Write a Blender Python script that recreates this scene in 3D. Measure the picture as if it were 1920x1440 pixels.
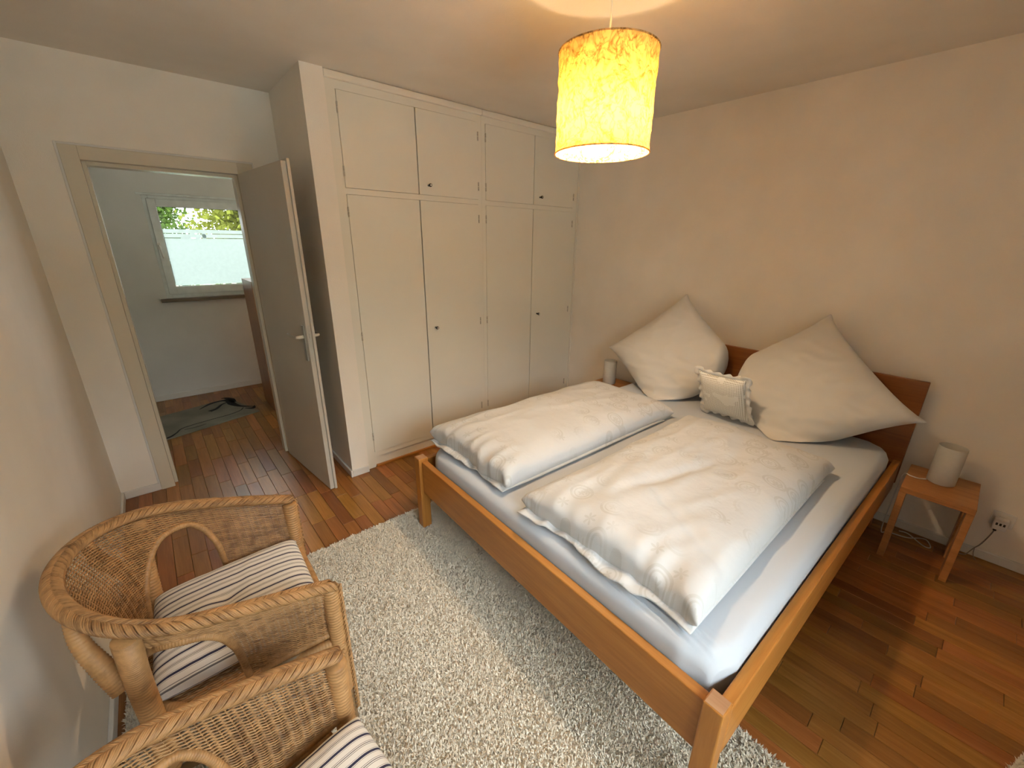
import bpy, bmesh, math, random
import numpy as np
from mathutils import Vector, Matrix, noise

for o in list(bpy.data.objects):
    bpy.data.objects.remove(o, do_unlink=True)
SC = bpy.context.scene
COL = SC.collection
R = math.radians

# ------------------------------------------------------------------ camera
CAMX, CAMY, CAMZ = -3.1243, -2.7094, 1.5948
YAW, PITCH, ROLL = 0.8560, -0.3299, 0.0101
FPX = 772.92
cam = bpy.data.cameras.new('camera')
cam.sensor_fit = 'HORIZONTAL'; cam.sensor_width = 36.0
cam.lens = FPX / 1920 * 36.0
cam.clip_start = 0.02
camo = bpy.data.objects.new('camera', cam); COL.objects.link(camo)
_f = Vector((math.cos(YAW) * math.cos(PITCH), math.sin(YAW) * math.cos(PITCH), math.sin(PITCH)))
_r = Vector((math.sin(YAW), -math.cos(YAW), 0)); _u = _r.cross(_f)
_r2 = _r * math.cos(ROLL) + _u * math.sin(ROLL); _u2 = _u * math.cos(ROLL) - _r * math.sin(ROLL)
camo.matrix_world = Matrix(((_r2.x, _u2.x, -_f.x, CAMX), (_r2.y, _u2.y, -_f.y, CAMY), (_r2.z, _u2.z, -_f.z, CAMZ), (0, 0, 0, 1)))
SC.camera = camo

# ------------------------------------------------------------------ sky, exposure
SKY = (0.90, 0.95, 1.0); SKY_S = 24.0      # overcast sky, brightness at the zenith
BULB_C = (1.0, 0.74, 0.47); BULB_S = 430.0
w = bpy.data.worlds.new('sky'); SC.world = w; w.use_nodes = True
_t = w.node_tree
bg = _t.nodes['Background']; bg.inputs[0].default_value = (*SKY, 1)
# CIE overcast sky: luminance (1 + 2 sin(elevation)) / 3, the same all round
_g = _t.nodes.new('ShaderNodeTexCoord'); _s = _t.nodes.new('ShaderNodeSeparateXYZ'); _m = _t.nodes.new('ShaderNodeMath'); _m.operation = 'MAXIMUM'
_k = _t.nodes.new('ShaderNodeMath'); _k.operation = 'MULTIPLY_ADD'; _k.inputs[1].default_value = SKY_S * 2 / 3; _k.inputs[2].default_value = SKY_S / 3
_m.inputs[1].default_value = 0.0
_t.links.new(_g.outputs['Generated'], _s.inputs[0]); _t.links.new(_s.outputs[2], _m.inputs[0]); _t.links.new(_m.outputs[0], _k.inputs[0]); _t.links.new(_k.outputs[0], bg.inputs[1])
SC.view_settings.view_transform = 'Standard'; SC.view_settings.look = 'None'
SC.view_settings.exposure = 0.5; SC.view_settings.gamma = 1.0; SC.view_settings.use_curve_mapping = False


def portal(name, loc, rot, sx, sy):
    l = bpy.data.lights.new(name, 'AREA'); l.shape = 'RECTANGLE'; l.size = sx; l.size_y = sy
    l.cycles.is_portal = True
    o = bpy.data.objects.new(name, l); COL.objects.link(o); o.location = loc; o.rotation_euler = rot
    return o


HALL_Y = 2.70      # inner face of the hallway's window wall
FRONT_Y = -3.60    # inner face of the bedroom's window wall, behind the camera
W2 = (-3.30, -1.75, 0.06, 2.20)   # unseen balcony door, size and place tuned to the daylight
portal('daylight_portal', ((W2[0] + W2[1]) / 2, FRONT_Y - 0.02, (W2[2] + W2[3]) / 2), (R(90), 0, 0), W2[1] - W2[0], W2[3] - W2[2])
portal('daylight_portal_added', (-1.0, HALL_Y + 0.03, 1.2), (R(-90), 0, 0), 1.4, 2.16)
portal('daylight_portal_hall', (-2.44, HALL_Y + 0.03, 1.51), (R(-90), 0, 0), 1.1, 0.95)

# ------------------------------------------------------------------ room measures
H = 2.485; LX = -3.528; DY = 0.648; DT = 0.12
SX0, SX1, SY = -2.290, -2.170, -0.022
DI0, DI1, DZ = -3.260, -2.544, 1.99
DO0, DO1, DOZ = -3.332, -2.459, 2.056


# ------------------------------------------------------------------ materials
def nt(name):
    m = bpy.data.materials.new(name); m.use_nodes = True
    t = m.node_tree; b = t.nodes['Principled BSDF']
    return m, t, b


def N(t, typ, **kw):
    n = t.nodes.new(typ)
    for k, v in kw.items():
        setattr(n, k, v)
    return n


def coords(t, scale=(1, 1, 1), rot=(0, 0, 0), out='Object'):
    tc = N(t, 'ShaderNodeTexCoord'); mp = N(t, 'ShaderNodeMapping')
    mp.inputs['Scale'].default_value = scale; mp.inputs['Rotation'].default_value = rot
    t.links.new(tc.outputs[out], mp.inputs[0])
    return mp.outputs[0]


def ramp(t, fac, stops, interp='LINEAR'):
    r = N(t, 'ShaderNodeValToRGB'); r.color_ramp.interpolation = interp
    e = r.color_ramp.elements
    while len(e) < len(stops):
        e.new(0.5)
    for i, (p, c) in enumerate(stops):
        e[i].position = p; e[i].color = (*c, 1) if len(c) == 3 else c
    t.links.new(fac, r.inputs[0])
    return r.outputs[0]


def bump(t, b, h, strength, dist):
    n = N(t, 'ShaderNodeBump'); n.inputs['Strength'].default_value = strength; n.inputs['Distance'].default_value = dist
    t.links.new(h, n.inputs['Height']); t.links.new(n.outputs[0], b.inputs['Normal'])
    return n


def noise_tex(t, vec, scale, detail=2, rough=0.5, dist=0.0):
    n = N(t, 'ShaderNodeTexNoise'); n.inputs['Scale'].default_value = scale; n.inputs['Detail'].default_value = detail
    n.inputs['Roughness'].default_value = rough; n.inputs['Distortion'].default_value = dist
    t.links.new(vec, n.inputs['Vector'])
    return n


def m_paint(name, col, rough=0.9, scale=260, strength=0.25, var=0.03):
    m, t, b = nt(name)
    v = coords(t)
    n1 = noise_tex(t, v, scale, 3); n2 = noise_tex(t, v, 3.0, 3)
    c0 = tuple(max(0, x - var) for x in col); c1 = tuple(min(1, x + var) for x in col)
    t.links.new(ramp(t, n2.outputs[0], [(0.3, c0), (0.7, c1)]), b.inputs['Base Color'])
    b.inputs['Roughness'].default_value = rough
    bump(t, b, n1.outputs[0], strength, 0.002)
    return m


def m_plain(name, col, rough=0.5, metal=0.0, spec=0.5):
    m, t, b = nt(name)
    v = coords(t); n = noise_tex(t, v, 18, 3)
    t.links.new(ramp(t, n.outputs[0], [(0.3, tuple(x * 0.94 for x in col)), (0.7, tuple(min(1, x * 1.05) for x in col))]), b.inputs['Base Color'])
    b.inputs['Roughness'].default_value = rough; b.inputs['Metallic'].default_value = metal
    b.inputs['Specular IOR Level'].default_value = spec
    return m


def m_wood(name, dark, mid, light, axis=0, rough=0.38, island=False, fine=1.0, spec=0.5):
    """grain runs along the given local axis"""
    m, t, b = nt(name)
    sc = [26 * fine] * 3; sc[axis] = 1.6 * fine
    tc = N(t, 'ShaderNodeTexCoord'); mp = N(t, 'ShaderNodeMapping')
    mp.inputs['Scale'].default_value = sc
    t.links.new(tc.outputs['Object'], mp.inputs[0])
    oi = N(t, 'ShaderNodeObjectInfo')
    vec = mp.outputs[0]
    if island:
        ge = N(t, 'ShaderNodeNewGeometry')
        ad = N(t, 'ShaderNodeMath', operation='ADD'); fr = N(t, 'ShaderNodeMath', operation='FRACT')
        t.links.new(ge.outputs['Random Per Island'], ad.inputs[0]); t.links.new(oi.outputs['Random'], ad.inputs[1])
        t.links.new(ad.outputs[0], fr.inputs[0])
        rnd = fr.outputs[0]
    else:
        rnd = oi.outputs['Random']
    cm = N(t, 'ShaderNodeMath', operation='MULTIPLY'); cm.inputs[1].default_value = 37.0
    t.links.new(rnd, cm.inputs[0])
    va = N(t, 'ShaderNodeVectorMath', operation='ADD'); t.links.new(vec, va.inputs[0]); t.links.new(cm.outputs[0], va.inputs[1])
    n1 = noise_tex(t, va.outputs[0], 1.0, 5, 0.6, 0.6)
    wv = noise_tex(t, va.outputs[0], 4.5, 3, 0.6, 0.2)
    mx = N(t, 'ShaderNodeMath', operation='MULTIPLY_ADD'); mx.inputs[1].default_value = 0.35
    t.links.new(wv.outputs[0], mx.inputs[0]); t.links.new(n1.outputs[0], mx.inputs[2])
    c = ramp(t, mx.outputs[0], [(0.42, dark), (0.68, mid), (0.92, light)])
    if island:
        hs = N(t, 'ShaderNodeHueSaturation')
        mr = N(t, 'ShaderNodeMapRange'); mr.inputs['To Min'].default_value = 0.75; mr.inputs['To Max'].default_value = 1.3
        t.links.new(rnd, mr.inputs[0]); t.links.new(mr.outputs[0], hs.inputs['Value'])
        wn = N(t, 'ShaderNodeTexWhiteNoise', noise_dimensions='1D'); t.links.new(rnd, wn.inputs['W'])
        mr2 = N(t, 'ShaderNodeMapRange'); mr2.inputs['To Min'].default_value = 0.488; mr2.inputs['To Max'].default_value = 0.512
        t.links.new(wn.outputs['Value'], mr2.inputs[0]); t.links.new(mr2.outputs[0], hs.inputs['Hue'])
        t.links.new(c, hs.inputs['Color']); c = hs.outputs[0]
    t.links.new(c, b.inputs['Base Color'])
    b.inputs['Roughness'].default_value = rough; b.inputs['Specular IOR Level'].default_value = spec
    bump(t, b, mx.outputs[0], 0.08, 0.002)
    return m


def m_fabric(name, col, scale=900, strength=0.15, soft=60, rough=0.95):
    m, t, b = nt(name)
    v = coords(t)
    n1 = noise_tex(t, v, scale, 2); n2 = noise_tex(t, v, soft, 3)
    ad = N(t, 'ShaderNodeMath', operation='ADD'); t.links.new(n1.outputs[0], ad.inputs[0]); t.links.new(n2.outputs[0], ad.inputs[1])
    b.inputs['Base Color'].default_value = (*col, 1)
    b.inputs['Roughness'].default_value = rough
    b.inputs['Sheen Weight'].default_value = 0.15
    bump(t, b, ad.outputs[0], strength, 0.002)
    return m, t, b


def m_damask(name):
    """white satin bed linen with woven rings and flowers"""
    m, t, b = nt(name)
    v = coords(t)
    sp = N(t, 'ShaderNodeSeparateXYZ'); t.links.new(v, sp.inputs[0])
    cb = N(t, 'ShaderNodeCombineXYZ'); t.links.new(sp.outputs[0], cb.inputs[0]); t.links.new(sp.outputs[1], cb.inputs[1])

    def math_(op, a, c=None, val=None):
        n = N(t, 'ShaderNodeMath', operation=op)
        t.links.new(a, n.inputs[0])
        if c is not None:
            t.links.new(c, n.inputs[1])
        elif val is not None:
            n.inputs[1].default_value = val
        return n.outputs[0]
    fac = None
    for sc, rings, off in ((7.0, ((0.30, 0.035), (0.20, 0.02)), 0.0), (9.0, (), 5.3)):
        av = N(t, 'ShaderNodeVectorMath', operation='ADD'); av.inputs[1].default_value = (off, off, 0)
        t.links.new(cb.outputs[0], av.inputs[0])
        vo = N(t, 'ShaderNodeTexVoronoi', voronoi_dimensions='2D'); vo.inputs['Scale'].default_value = sc; vo.inputs['Randomness'].default_value = 0.55
        t.links.new(av.outputs[0], vo.inputs['Vector'])
        # vector from the cell's centre
        sv = N(t, 'ShaderNodeVectorMath', operation='SUBTRACT'); t.links.new(av.outputs[0], sv.inputs[0]); t.links.new(vo.outputs['Position'], sv.inputs[1])
        s2 = N(t, 'ShaderNodeSeparateXYZ'); t.links.new(sv.outputs[0], s2.inputs[0])
        d = vo.outputs['Distance']
        th = N(t, 'ShaderNodeMath', operation='ARCTAN2'); t.links.new(s2.outputs[1], th.inputs[0]); t.links.new(s2.outputs[0], th.inputs[1])
        pet = math_('ABSOLUTE', math_('SINE', math_('MULTIPLY', th.outputs[0], val=2.5 if rings else 3.0)))
        rad = math_('MULTIPLY', pet, val=0.11 if rings else 0.22)
        fl = math_('LESS_THAN', d, rad)
        fac = fl if fac is None else math_('MAXIMUM', fac, fl)
        for r0, wd in rings:
            rg = math_('LESS_THAN', math_('ABSOLUTE', math_('SUBTRACT', d, val=r0)), val=wd)
            fac = math_('MAXIMUM', fac, rg)
    mk = noise_tex(t, v, 3.2, 2)
    mr0 = N(t, 'ShaderNodeMapRange'); mr0.inputs['From Min'].default_value = 0.44; mr0.inputs['From Max'].default_value = 0.56
    t.links.new(mk.outputs[0], mr0.inputs[0]); fac = math_('MULTIPLY', fac, mr0.outputs[0])
    mix = N(t, 'ShaderNodeMix', data_type='RGBA')
    mix.inputs[6].default_value = (0.63, 0.635, 0.64, 1); mix.inputs[7].default_value = (0.565, 0.565, 0.555, 1)
    t.links.new(fac, mix.inputs[0]); t.links.new(mix.outputs[2], b.inputs['Base Color'])
    rr = N(t, 'ShaderNodeMapRange'); rr.inputs['To Min'].default_value = 0.62; rr.inputs['To Max'].default_value = 0.85
    t.links.new(fac, rr.inputs[0]); t.links.new(rr.outputs[0], b.inputs['Roughness'])
    n2 = noise_tex(t, v, 22, 4)
    bump(t, b, n2.outputs[0], 0.25, 0.012)
    return m


def m_stripes(name):
    m, t, b = nt(name)
    v = coords(t)
    sp = N(t, 'ShaderNodeSeparateXYZ'); t.links.new(v, sp.inputs[0])
    mu = N(t, 'ShaderNodeMath', operation='MULTIPLY'); mu.inputs[1].default_value = 1 / 0.046
    t.links.new(sp.outputs[1], mu.inputs[0])
    fr = N(t, 'ShaderNodeMath', operation='FRACT'); t.links.new(mu.outputs[0], fr.inputs[0])
    W_ = (0.80, 0.77, 0.72); NV = (0.035, 0.035, 0.075); TP = (0.16, 0.15, 0.16)
    st = [(0.0, NV), (0.13, W_), (0.17, TP), (0.19, W_), (0.48, TP), (0.505, W_), (0.555, TP), (0.60, W_), (0.65, TP), (0.675, W_), (0.94, TP), (0.96, W_)]
    c = ramp(t, fr.outputs[0], st, 'CONSTANT')
    t.links.new(c, b.inputs['Base Color']); b.inputs['Roughness'].default_value = 0.95
    n2 = noise_tex(t, v, 40, 4); bump(t, b, n2.outputs[0], 0.3, 0.004)
    return m


def m_wicker(name, dark=(0.15, 0.066, 0.022), light=(0.45, 0.245, 0.098)):
    m, t, b = nt(name)
    v = coords(t)
    n1 = noise_tex(t, v, 35, 4, 0.6); n2 = noise_tex(t, v, 5, 2)
    ad = N(t, 'ShaderNodeMath', operation='MULTIPLY_ADD'); ad.inputs[1].default_value = 0.5
    t.links.new(n2.outputs[0], ad.inputs[0]); t.links.new(n1.outputs[0], ad.inputs[2])
    ge = N(t, 'ShaderNodeNewGeometry')
    a2 = N(t, 'ShaderNodeMath', operation='MULTIPLY_ADD'); a2.inputs[1].default_value = 0.3
    t.links.new(ge.outputs['Random Per Island'], a2.inputs[0]); t.links.new(ad.outputs[0], a2.inputs[2])
    t.links.new(ramp(t, a2.outputs[0], [(0.55, dark), (1.05, light)]), b.inputs['Base Color'])
    b.inputs['Roughness'].default_value = 0.5
    return m


def m_glass(name):
    m, t, b = nt(name)
    t.nodes.remove(b)
    tr = N(t, 'ShaderNodeBsdfTransparent'); tr.inputs[0].default_value = (0.95, 0.97, 0.96, 1)
    gl = N(t, 'ShaderNodeBsdfGlossy'); gl.inputs['Roughness'].default_value = 0.02
    fr = N(t, 'ShaderNodeFresnel'); fr.inputs[0].default_value = 1.45
    mx = N(t, 'ShaderNodeMixShader'); t.links.new(fr.outputs[0], mx.inputs[0]); t.links.new(tr.outputs[0], mx.inputs[1]); t.links.new(gl.outputs[0], mx.inputs[2])
    t.links.new(mx.outputs[0], t.nodes['Material Output'].inputs[0])
    return m


def m_translucent(name, col, fac=0.6, bumpy=0.0, scale=30):
    m, t, b = nt(name)
    t.nodes.remove(b)
    di = N(t, 'ShaderNodeBsdfDiffuse'); di.inputs[0].default_value = (*col, 1)
    tl = N(t, 'ShaderNodeBsdfTranslucent'); tl.inputs[0].default_value = (*col, 1)
    mx = N(t, 'ShaderNodeMixShader'); mx.inputs[0].default_value = fac
    t.links.new(di.outputs[0], mx.inputs[1]); t.links.new(tl.outputs[0], mx.inputs[2])
    t.links.new(mx.outputs[0], t.nodes['Material Output'].inputs[0])
    v = coords(t)
    n1 = noise_tex(t, v, scale, 4, 0.6)
    if bumpy:
        bn = N(t, 'ShaderNodeBump'); bn.inputs['Strength'].default_value = bumpy; bn.inputs['Distance'].default_value = 0.006
        t.links.new(n1.outputs[0], bn.inputs['Height'])
        t.links.new(bn.outputs[0], di.inputs['Normal']); t.links.new(bn.outputs[0], tl.inputs['Normal'])
    hs = ramp(t, n1.outputs[0], [(0.3, tuple(x * 0.93 for x in col)), (0.7, col)])
    t.links.new(hs, di.inputs[0]); t.links.new(hs, tl.inputs[0])
    return m


def m_crumple(name, col, crease, fac, tint):
    """thin crumpled paper: creases are denser, and the shading of the folds is put into their colour"""
    m, t, b = nt(name)
    t.nodes.remove(b)
    di = N(t, 'ShaderNodeBsdfDiffuse'); tl = N(t, 'ShaderNodeBsdfTranslucent')
    mx = N(t, 'ShaderNodeMixShader'); mx.inputs[0].default_value = fac
    t.links.new(di.outputs[0], mx.inputs[1]); t.links.new(tl.outputs[0], mx.inputs[2])
    t.links.new(mx.outputs[0], t.nodes['Material Output'].inputs[0])
    v = coords(t)
    hs = []
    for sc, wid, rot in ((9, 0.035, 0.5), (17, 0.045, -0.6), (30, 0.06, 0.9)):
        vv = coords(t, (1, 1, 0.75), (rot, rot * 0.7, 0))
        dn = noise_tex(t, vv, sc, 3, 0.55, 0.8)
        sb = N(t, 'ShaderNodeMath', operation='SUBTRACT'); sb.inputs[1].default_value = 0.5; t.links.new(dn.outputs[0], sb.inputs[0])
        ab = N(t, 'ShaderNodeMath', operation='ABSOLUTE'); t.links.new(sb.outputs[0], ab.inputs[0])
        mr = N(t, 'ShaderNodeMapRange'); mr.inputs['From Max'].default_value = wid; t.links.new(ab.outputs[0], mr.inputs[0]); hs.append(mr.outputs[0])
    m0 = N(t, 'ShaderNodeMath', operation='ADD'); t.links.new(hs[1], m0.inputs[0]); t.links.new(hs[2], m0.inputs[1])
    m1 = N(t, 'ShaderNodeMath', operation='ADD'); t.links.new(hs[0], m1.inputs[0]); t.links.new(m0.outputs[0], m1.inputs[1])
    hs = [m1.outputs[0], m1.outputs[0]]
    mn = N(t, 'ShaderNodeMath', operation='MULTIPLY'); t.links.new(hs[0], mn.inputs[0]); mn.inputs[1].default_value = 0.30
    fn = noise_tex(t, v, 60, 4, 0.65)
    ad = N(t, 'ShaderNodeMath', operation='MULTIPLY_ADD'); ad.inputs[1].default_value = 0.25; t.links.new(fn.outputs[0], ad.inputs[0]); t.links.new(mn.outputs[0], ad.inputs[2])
    c = ramp(t, ad.outputs[0], [(0.45, crease), (0.85, tuple((a + b_ * 2) / 3 for a, b_ in zip(crease, col))), (1.0, col)])  # fold shading drawn as darker crease lines
    tm = N(t, 'ShaderNodeMix', data_type='RGBA', blend_type='MULTIPLY'); tm.inputs[0].default_value = 1.0; tm.inputs[7].default_value = (*tint, 1)
    t.links.new(c, tm.inputs[6]); t.links.new(c, di.inputs[0]); t.links.new(tm.outputs[2], tl.inputs[0])
    bn = N(t, 'ShaderNodeBump'); bn.inputs['Strength'].default_value = 0.8; bn.inputs['Distance'].default_value = 0.006
    t.links.new(ad.outputs[0], bn.inputs['Height']); t.links.new(bn.outputs[0], di.inputs['Normal'])
    return m


M = {}
M['wall'] = m_paint('wall_paint', (0.90, 0.84, 0.745), strength=0.35)
M['hallwall'] = m_paint('hall_paint', (0.80, 0.79, 0.76), strength=0.35)
M['ceil'] = m_paint('ceiling_paint', (0.81, 0.74, 0.64), strength=0.3, scale=180)
M['closet'] = m_paint('wardrobe_enamel', (0.82, 0.79, 0.69), rough=0.42, scale=60, strength=0.06, var=0.012)
M['cornice'] = m_paint('cornice_paint', (0.85, 0.80, 0.70), rough=0.5, scale=60, strength=0.05, var=0.01)
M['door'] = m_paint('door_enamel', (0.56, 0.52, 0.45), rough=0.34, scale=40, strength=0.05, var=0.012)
M['casing'] = m_paint('casing_enamel', (0.70, 0.635, 0.51), rough=0.25, scale=40, strength=0.05, var=0.01)
M['base'] = m_paint('baseboard_paint', (0.78, 0.755, 0.71), rough=0.45, scale=50, strength=0.05, var=0.01)
M['dark'] = m_plain('dark_gap', (0.02, 0.018, 0.015), 0.9)
M['knob'] = m_plain('black_knob', (0.012, 0.01, 0.01), 0.25)
M['ivory'] = m_plain('ivory_plastic', (0.78, 0.74, 0.64), 0.35)
M['metal'] = m_plain('brushed_metal', (0.55, 0.54, 0.50), 0.3, 1.0)
M['hinge'] = m_plain('painted_hinge', (0.55, 0.51, 0.43), 0.4)
M['pvc'] = m_plain('white_window_plastic', (0.80, 0.83, 0.82), 0.3)
M['white'] = m_plain('white_plastic', (0.80, 0.79, 0.76), 0.4)
M['cable'] = m_plain('white_cable', (0.72, 0.70, 0.66), 0.5)
M['gcable'] = m_plain('grey_cable', (0.30, 0.27, 0.24), 0.5)
M['sill'] = m_plain('brown_stone_sill', (0.16, 0.12, 0.085), 0.4)
M['bedx'] = m_wood('honey_oak_x', (0.34, 0.128, 0.022), (0.44, 0.178, 0.034), (0.52, 0.228, 0.05), 0, 0.4)
M['bedy'] = m_wood('honey_oak_y', (0.34, 0.128, 0.022), (0.44, 0.178, 0.034), (0.52, 0.228, 0.05), 1, 0.4)
M['bedz'] = m_wood('honey_oak_z', (0.34, 0.128, 0.022), (0.44, 0.178, 0.034), (0.52, 0.228, 0.05), 2, 0.4)
M['head'] = m_wood('honey_oak_y_dim', (0.20, 0.06, 0.012), (0.27, 0.09, 0.02), (0.33, 0.12, 0.03), 1, 0.4)  # darker copy of the bed oak; headboard's weaker light put into the colour
M['end'] = m_wood('end_grain', (0.30, 0.14, 0.06), (0.42, 0.23, 0.12), (0.50, 0.30, 0.17), 1, 0.6, fine=0.5)
M['night'] = m_wood('nightstand_oak', (0.32, 0.13, 0.04), (0.45, 0.20, 0.065), (0.52, 0.25, 0.09), 1, 0.45)
M['floor'] = m_wood('parquet_oak', (0.22, 0.082, 0.015), (0.305, 0.122, 0.026), (0.39, 0.17, 0.045), 1, 0.32, island=True, fine=1.3)
M['hallwood'] = m_wood('cabinet_wood', (0.26, 0.10, 0.03), (0.36, 0.15, 0.05), (0.42, 0.19, 0.07), 2, 0.35)
M['wicker'] = m_wicker('rattan_weave')
M['wickdark'] = m_wicker('rattan_core', (0.09, 0.04, 0.012), (0.20, 0.10, 0.035))
M['wrap'] = m_wicker('rattan_wrap', (0.19, 0.083, 0.027), (0.47, 0.255, 0.10))
M['bamboo'] = m_plain('bare_bamboo', (0.26, 0.16, 0.075), 0.45)
M['linen'] = m_fabric('white_pillow_linen', (0.72, 0.70, 0.66), soft=26, strength=0.22)[0]
M['sheet'] = m_fabric('white_jersey_sheet', (0.57, 0.61, 0.67), soft=14, strength=0.12)[0]
M['damask'] = m_damask('white_damask')
M['stripes'] = m_stripes('striped_ticking')
M['pile'] = m_fabric('cream_wool_pile', (0.82, 0.74, 0.61), soft=30, strength=0.0)[0]
M['backing'] = m_fabric('cream_rug_backing', (0.74, 0.69, 0.60), soft=90, strength=0.8)[0]
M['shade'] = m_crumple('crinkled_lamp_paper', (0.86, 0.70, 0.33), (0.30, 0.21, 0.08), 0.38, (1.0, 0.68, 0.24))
M['frost'] = m_translucent('frosted_lamp_glass', (0.82, 0.80, 0.75), 0.35)
M['film'] = m_translucent('frosted_window_film', (0.62, 0.66, 0.645), 0.8)
M['glass'] = m_glass('window_glass')
M['lace'] = None


def m_lace():
    m, t, b = nt('cream_crochet')
    v = coords(t)
    ck = N(t, 'ShaderNodeTexVoronoi', voronoi_dimensions='2D'); ck.inputs['Scale'].default_value = 105; ck.inputs['Randomness'].default_value = 0.0
    t.links.new(v, ck.inputs['Vector'])
    n = noise_tex(t, v, 13, 1)
    lt = N(t, 'ShaderNodeMath', operation='LESS_THAN'); lt.inputs[1].default_value = 0.56; t.links.new(n.outputs[0], lt.inputs[0])
    hole = N(t, 'ShaderNodeMath', operation='LESS_THAN'); hole.inputs[1].default_value = 0.27; t.links.new(ck.outputs['Distance'], hole.inputs[0])
    mu = N(t, 'ShaderNodeMath', operation='MULTIPLY'); t.links.new(lt.outputs[0], mu.inputs[0]); t.links.new(hole.outputs[0], mu.inputs[1])
    mix = N(t, 'ShaderNodeMix', data_type='RGBA'); mix.inputs[6].default_value = (0.84, 0.81, 0.74, 1); mix.inputs[7].default_value = (0.42, 0.37, 0.29, 1)
    t.links.new(mu.outputs[0], mix.inputs[0]); t.links.new(mix.outputs[2], b.inputs['Base Color'])
    b.inputs['Roughness'].default_value = 0.95
    n3 = noise_tex(t, v, 120, 3)
    su = N(t, 'ShaderNodeMath', operation='SUBTRACT'); t.links.new(n3.outputs[0], su.inputs[0]); t.links.new(mu.outputs[0], su.inputs[1])
    bump(t, b, su.outputs[0], 0.6, 0.003)
    return m


M['lace'] = m_lace()


def m_bulb():
    m, t, b = nt('glowing_bulb')
    b.inputs['Emission Color'].default_value = (*BULB_C, 1); b.inputs['Emission Strength'].default_value = BULB_S
    return m


M['bulb'] = m_bulb()


def m_hallrug():
    m, t, b = nt('grey_patterned_rug')
    v = coords(t); n = noise_tex(t, v, 3.0, 2); n2 = noise_tex(t, v, 300, 2)
    t.links.new(ramp(t, n.outputs[0], [(0.35, (0.17, 0.15, 0.115)), (0.65, (0.26, 0.235, 0.185))]), b.inputs['Base Color'])
    b.inputs['Roughness'].default_value = 0.95; bump(t, b, n2.outputs[0], 0.6, 0.003)
    return m


M['hallrug'] = m_hallrug()
M['ink'] = m_plain('black_rug_yarn', (0.012, 0.012, 0.013), 0.9)
M['leaf'] = m_translucent('green_leaf', (0.05, 0.085, 0.018), 0.45)
M['leaf2'] = m_translucent('yellow_green_leaf', (0.11, 0.12, 0.02), 0.45)
M['bark'] = m_plain('grey_bark', (0.16, 0.13, 0.10), 0.9)
M['lawn'] = m_plain('lawn', (0.10, 0.115, 0.06), 0.95)
M['horizon_blocker'] = m_plain('horizon_blocker_green', (0.075, 0.08, 0.05), 0.95)  # for the added block that hides the low sky
M['neutral_paving'] = m_plain('added_paving_grey', (0.36, 0.35, 0.33), 0.9)  # for the added ground that keeps bounced light neutral


# ------------------------------------------------------------------ mesh helpers
def link(name, me, mat, parent=None):
    o = bpy.data.objects.new(name, me); COL.objects.link(o)
    if mat is not None and len(me.materials) == 0:
        me.materials.append(mat)
    if parent is not None:
        o.parent = parent
    return o


def pyd(name, verts, faces, mat, parent=None, smooth=False):
    me = bpy.data.meshes.new(name)
    me.from_pydata([tuple(map(float, p)) for p in verts], [], [tuple(map(int, f)) for f in faces])
    me.validate(); me.update()
    if smooth:
        me.polygons.foreach_set('use_smooth', [True] * len(me.polygons))
    return link(name, me, mat, parent)


def bm_obj(name, bm, mat, parent=None, smooth=False):
    me = bpy.data.meshes.new(name); bmesh.ops.recalc_face_normals(bm, faces=bm.faces[:]); bm.to_mesh(me); bm.free()
    if smooth:
        me.polygons.foreach_set('use_smooth', [True] * len(me.polygons))
    return link(name, me, mat, parent)


def bm_box(bm, x0, x1, y0, y1, z0, z1, bev=0.0, seg=2):
    r = bmesh.ops.create_cube(bm, size=1.0)
    vs = r['verts']
    for v in vs:
        v.co = Vector(((x0 + x1) / 2 + v.co.x * (x1 - x0), (y0 + y1) / 2 + v.co.y * (y1 - y0), (z0 + z1) / 2 + v.co.z * (z1 - z0)))
    if bev > 0:
        es = list({e for v in vs for e in v.link_edges})
        bmesh.ops.bevel(bm, geom=es, offset=bev, segments=seg, affect='EDGES', profile=0.5)


def box(name, x0, x1, y0, y1, z0, z1, mat, parent=None, bev=0.0, seg=2):
    bm = bmesh.new(); bm_box(bm, min(x0, x1), max(x0, x1), min(y0, y1), max(y0, y1), min(z0, z1), max(z0, z1), bev, seg)
    return bm_obj(name, bm, mat, parent)


def boxes(name, lst, mat, parent=None, bev=0.0):
    bm = bmesh.new()
    for b in lst:
        bm_box(bm, *b, bev)
    return bm_obj(name, bm, mat, parent)


def empty(name, loc=(0, 0, 0), rz=0.0):
    o = bpy.data.objects.new(name, None); COL.objects.link(o); o.location = loc; o.rotation_euler = (0, 0, rz)
    o.empty_display_size = 0.1
    return o


def tag(o, label=None, cat=None, group=None, kind=None):
    if label: o['label'] = label
    if cat: o['category'] = cat
    if group: o['group'] = group
    if kind: o['kind'] = kind
    return o


def struct(o):
    o['kind'] = 'structure'
    return o


def lathe(name, prof, mat, parent=None, seg=32, loc=(0, 0, 0), closed=False):
    vs = []; fs = []; n = len(prof)
    for i in range(seg):
        a = 2 * math.pi * i / seg
        for r, z in prof:
            vs.append((loc[0] + r * math.cos(a), loc[1] + r * math.sin(a), loc[2] + z))
    m_ = n if closed else n - 1
    for i in range(seg):
        j = (i + 1) % seg
        for k in range(m_):
            k2 = (k + 1) % n
            fs.append((i * n + k, j * n + k, j * n + k2, i * n + k2))
    o = pyd(name, vs, fs, mat, parent, True)
    return o


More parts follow.
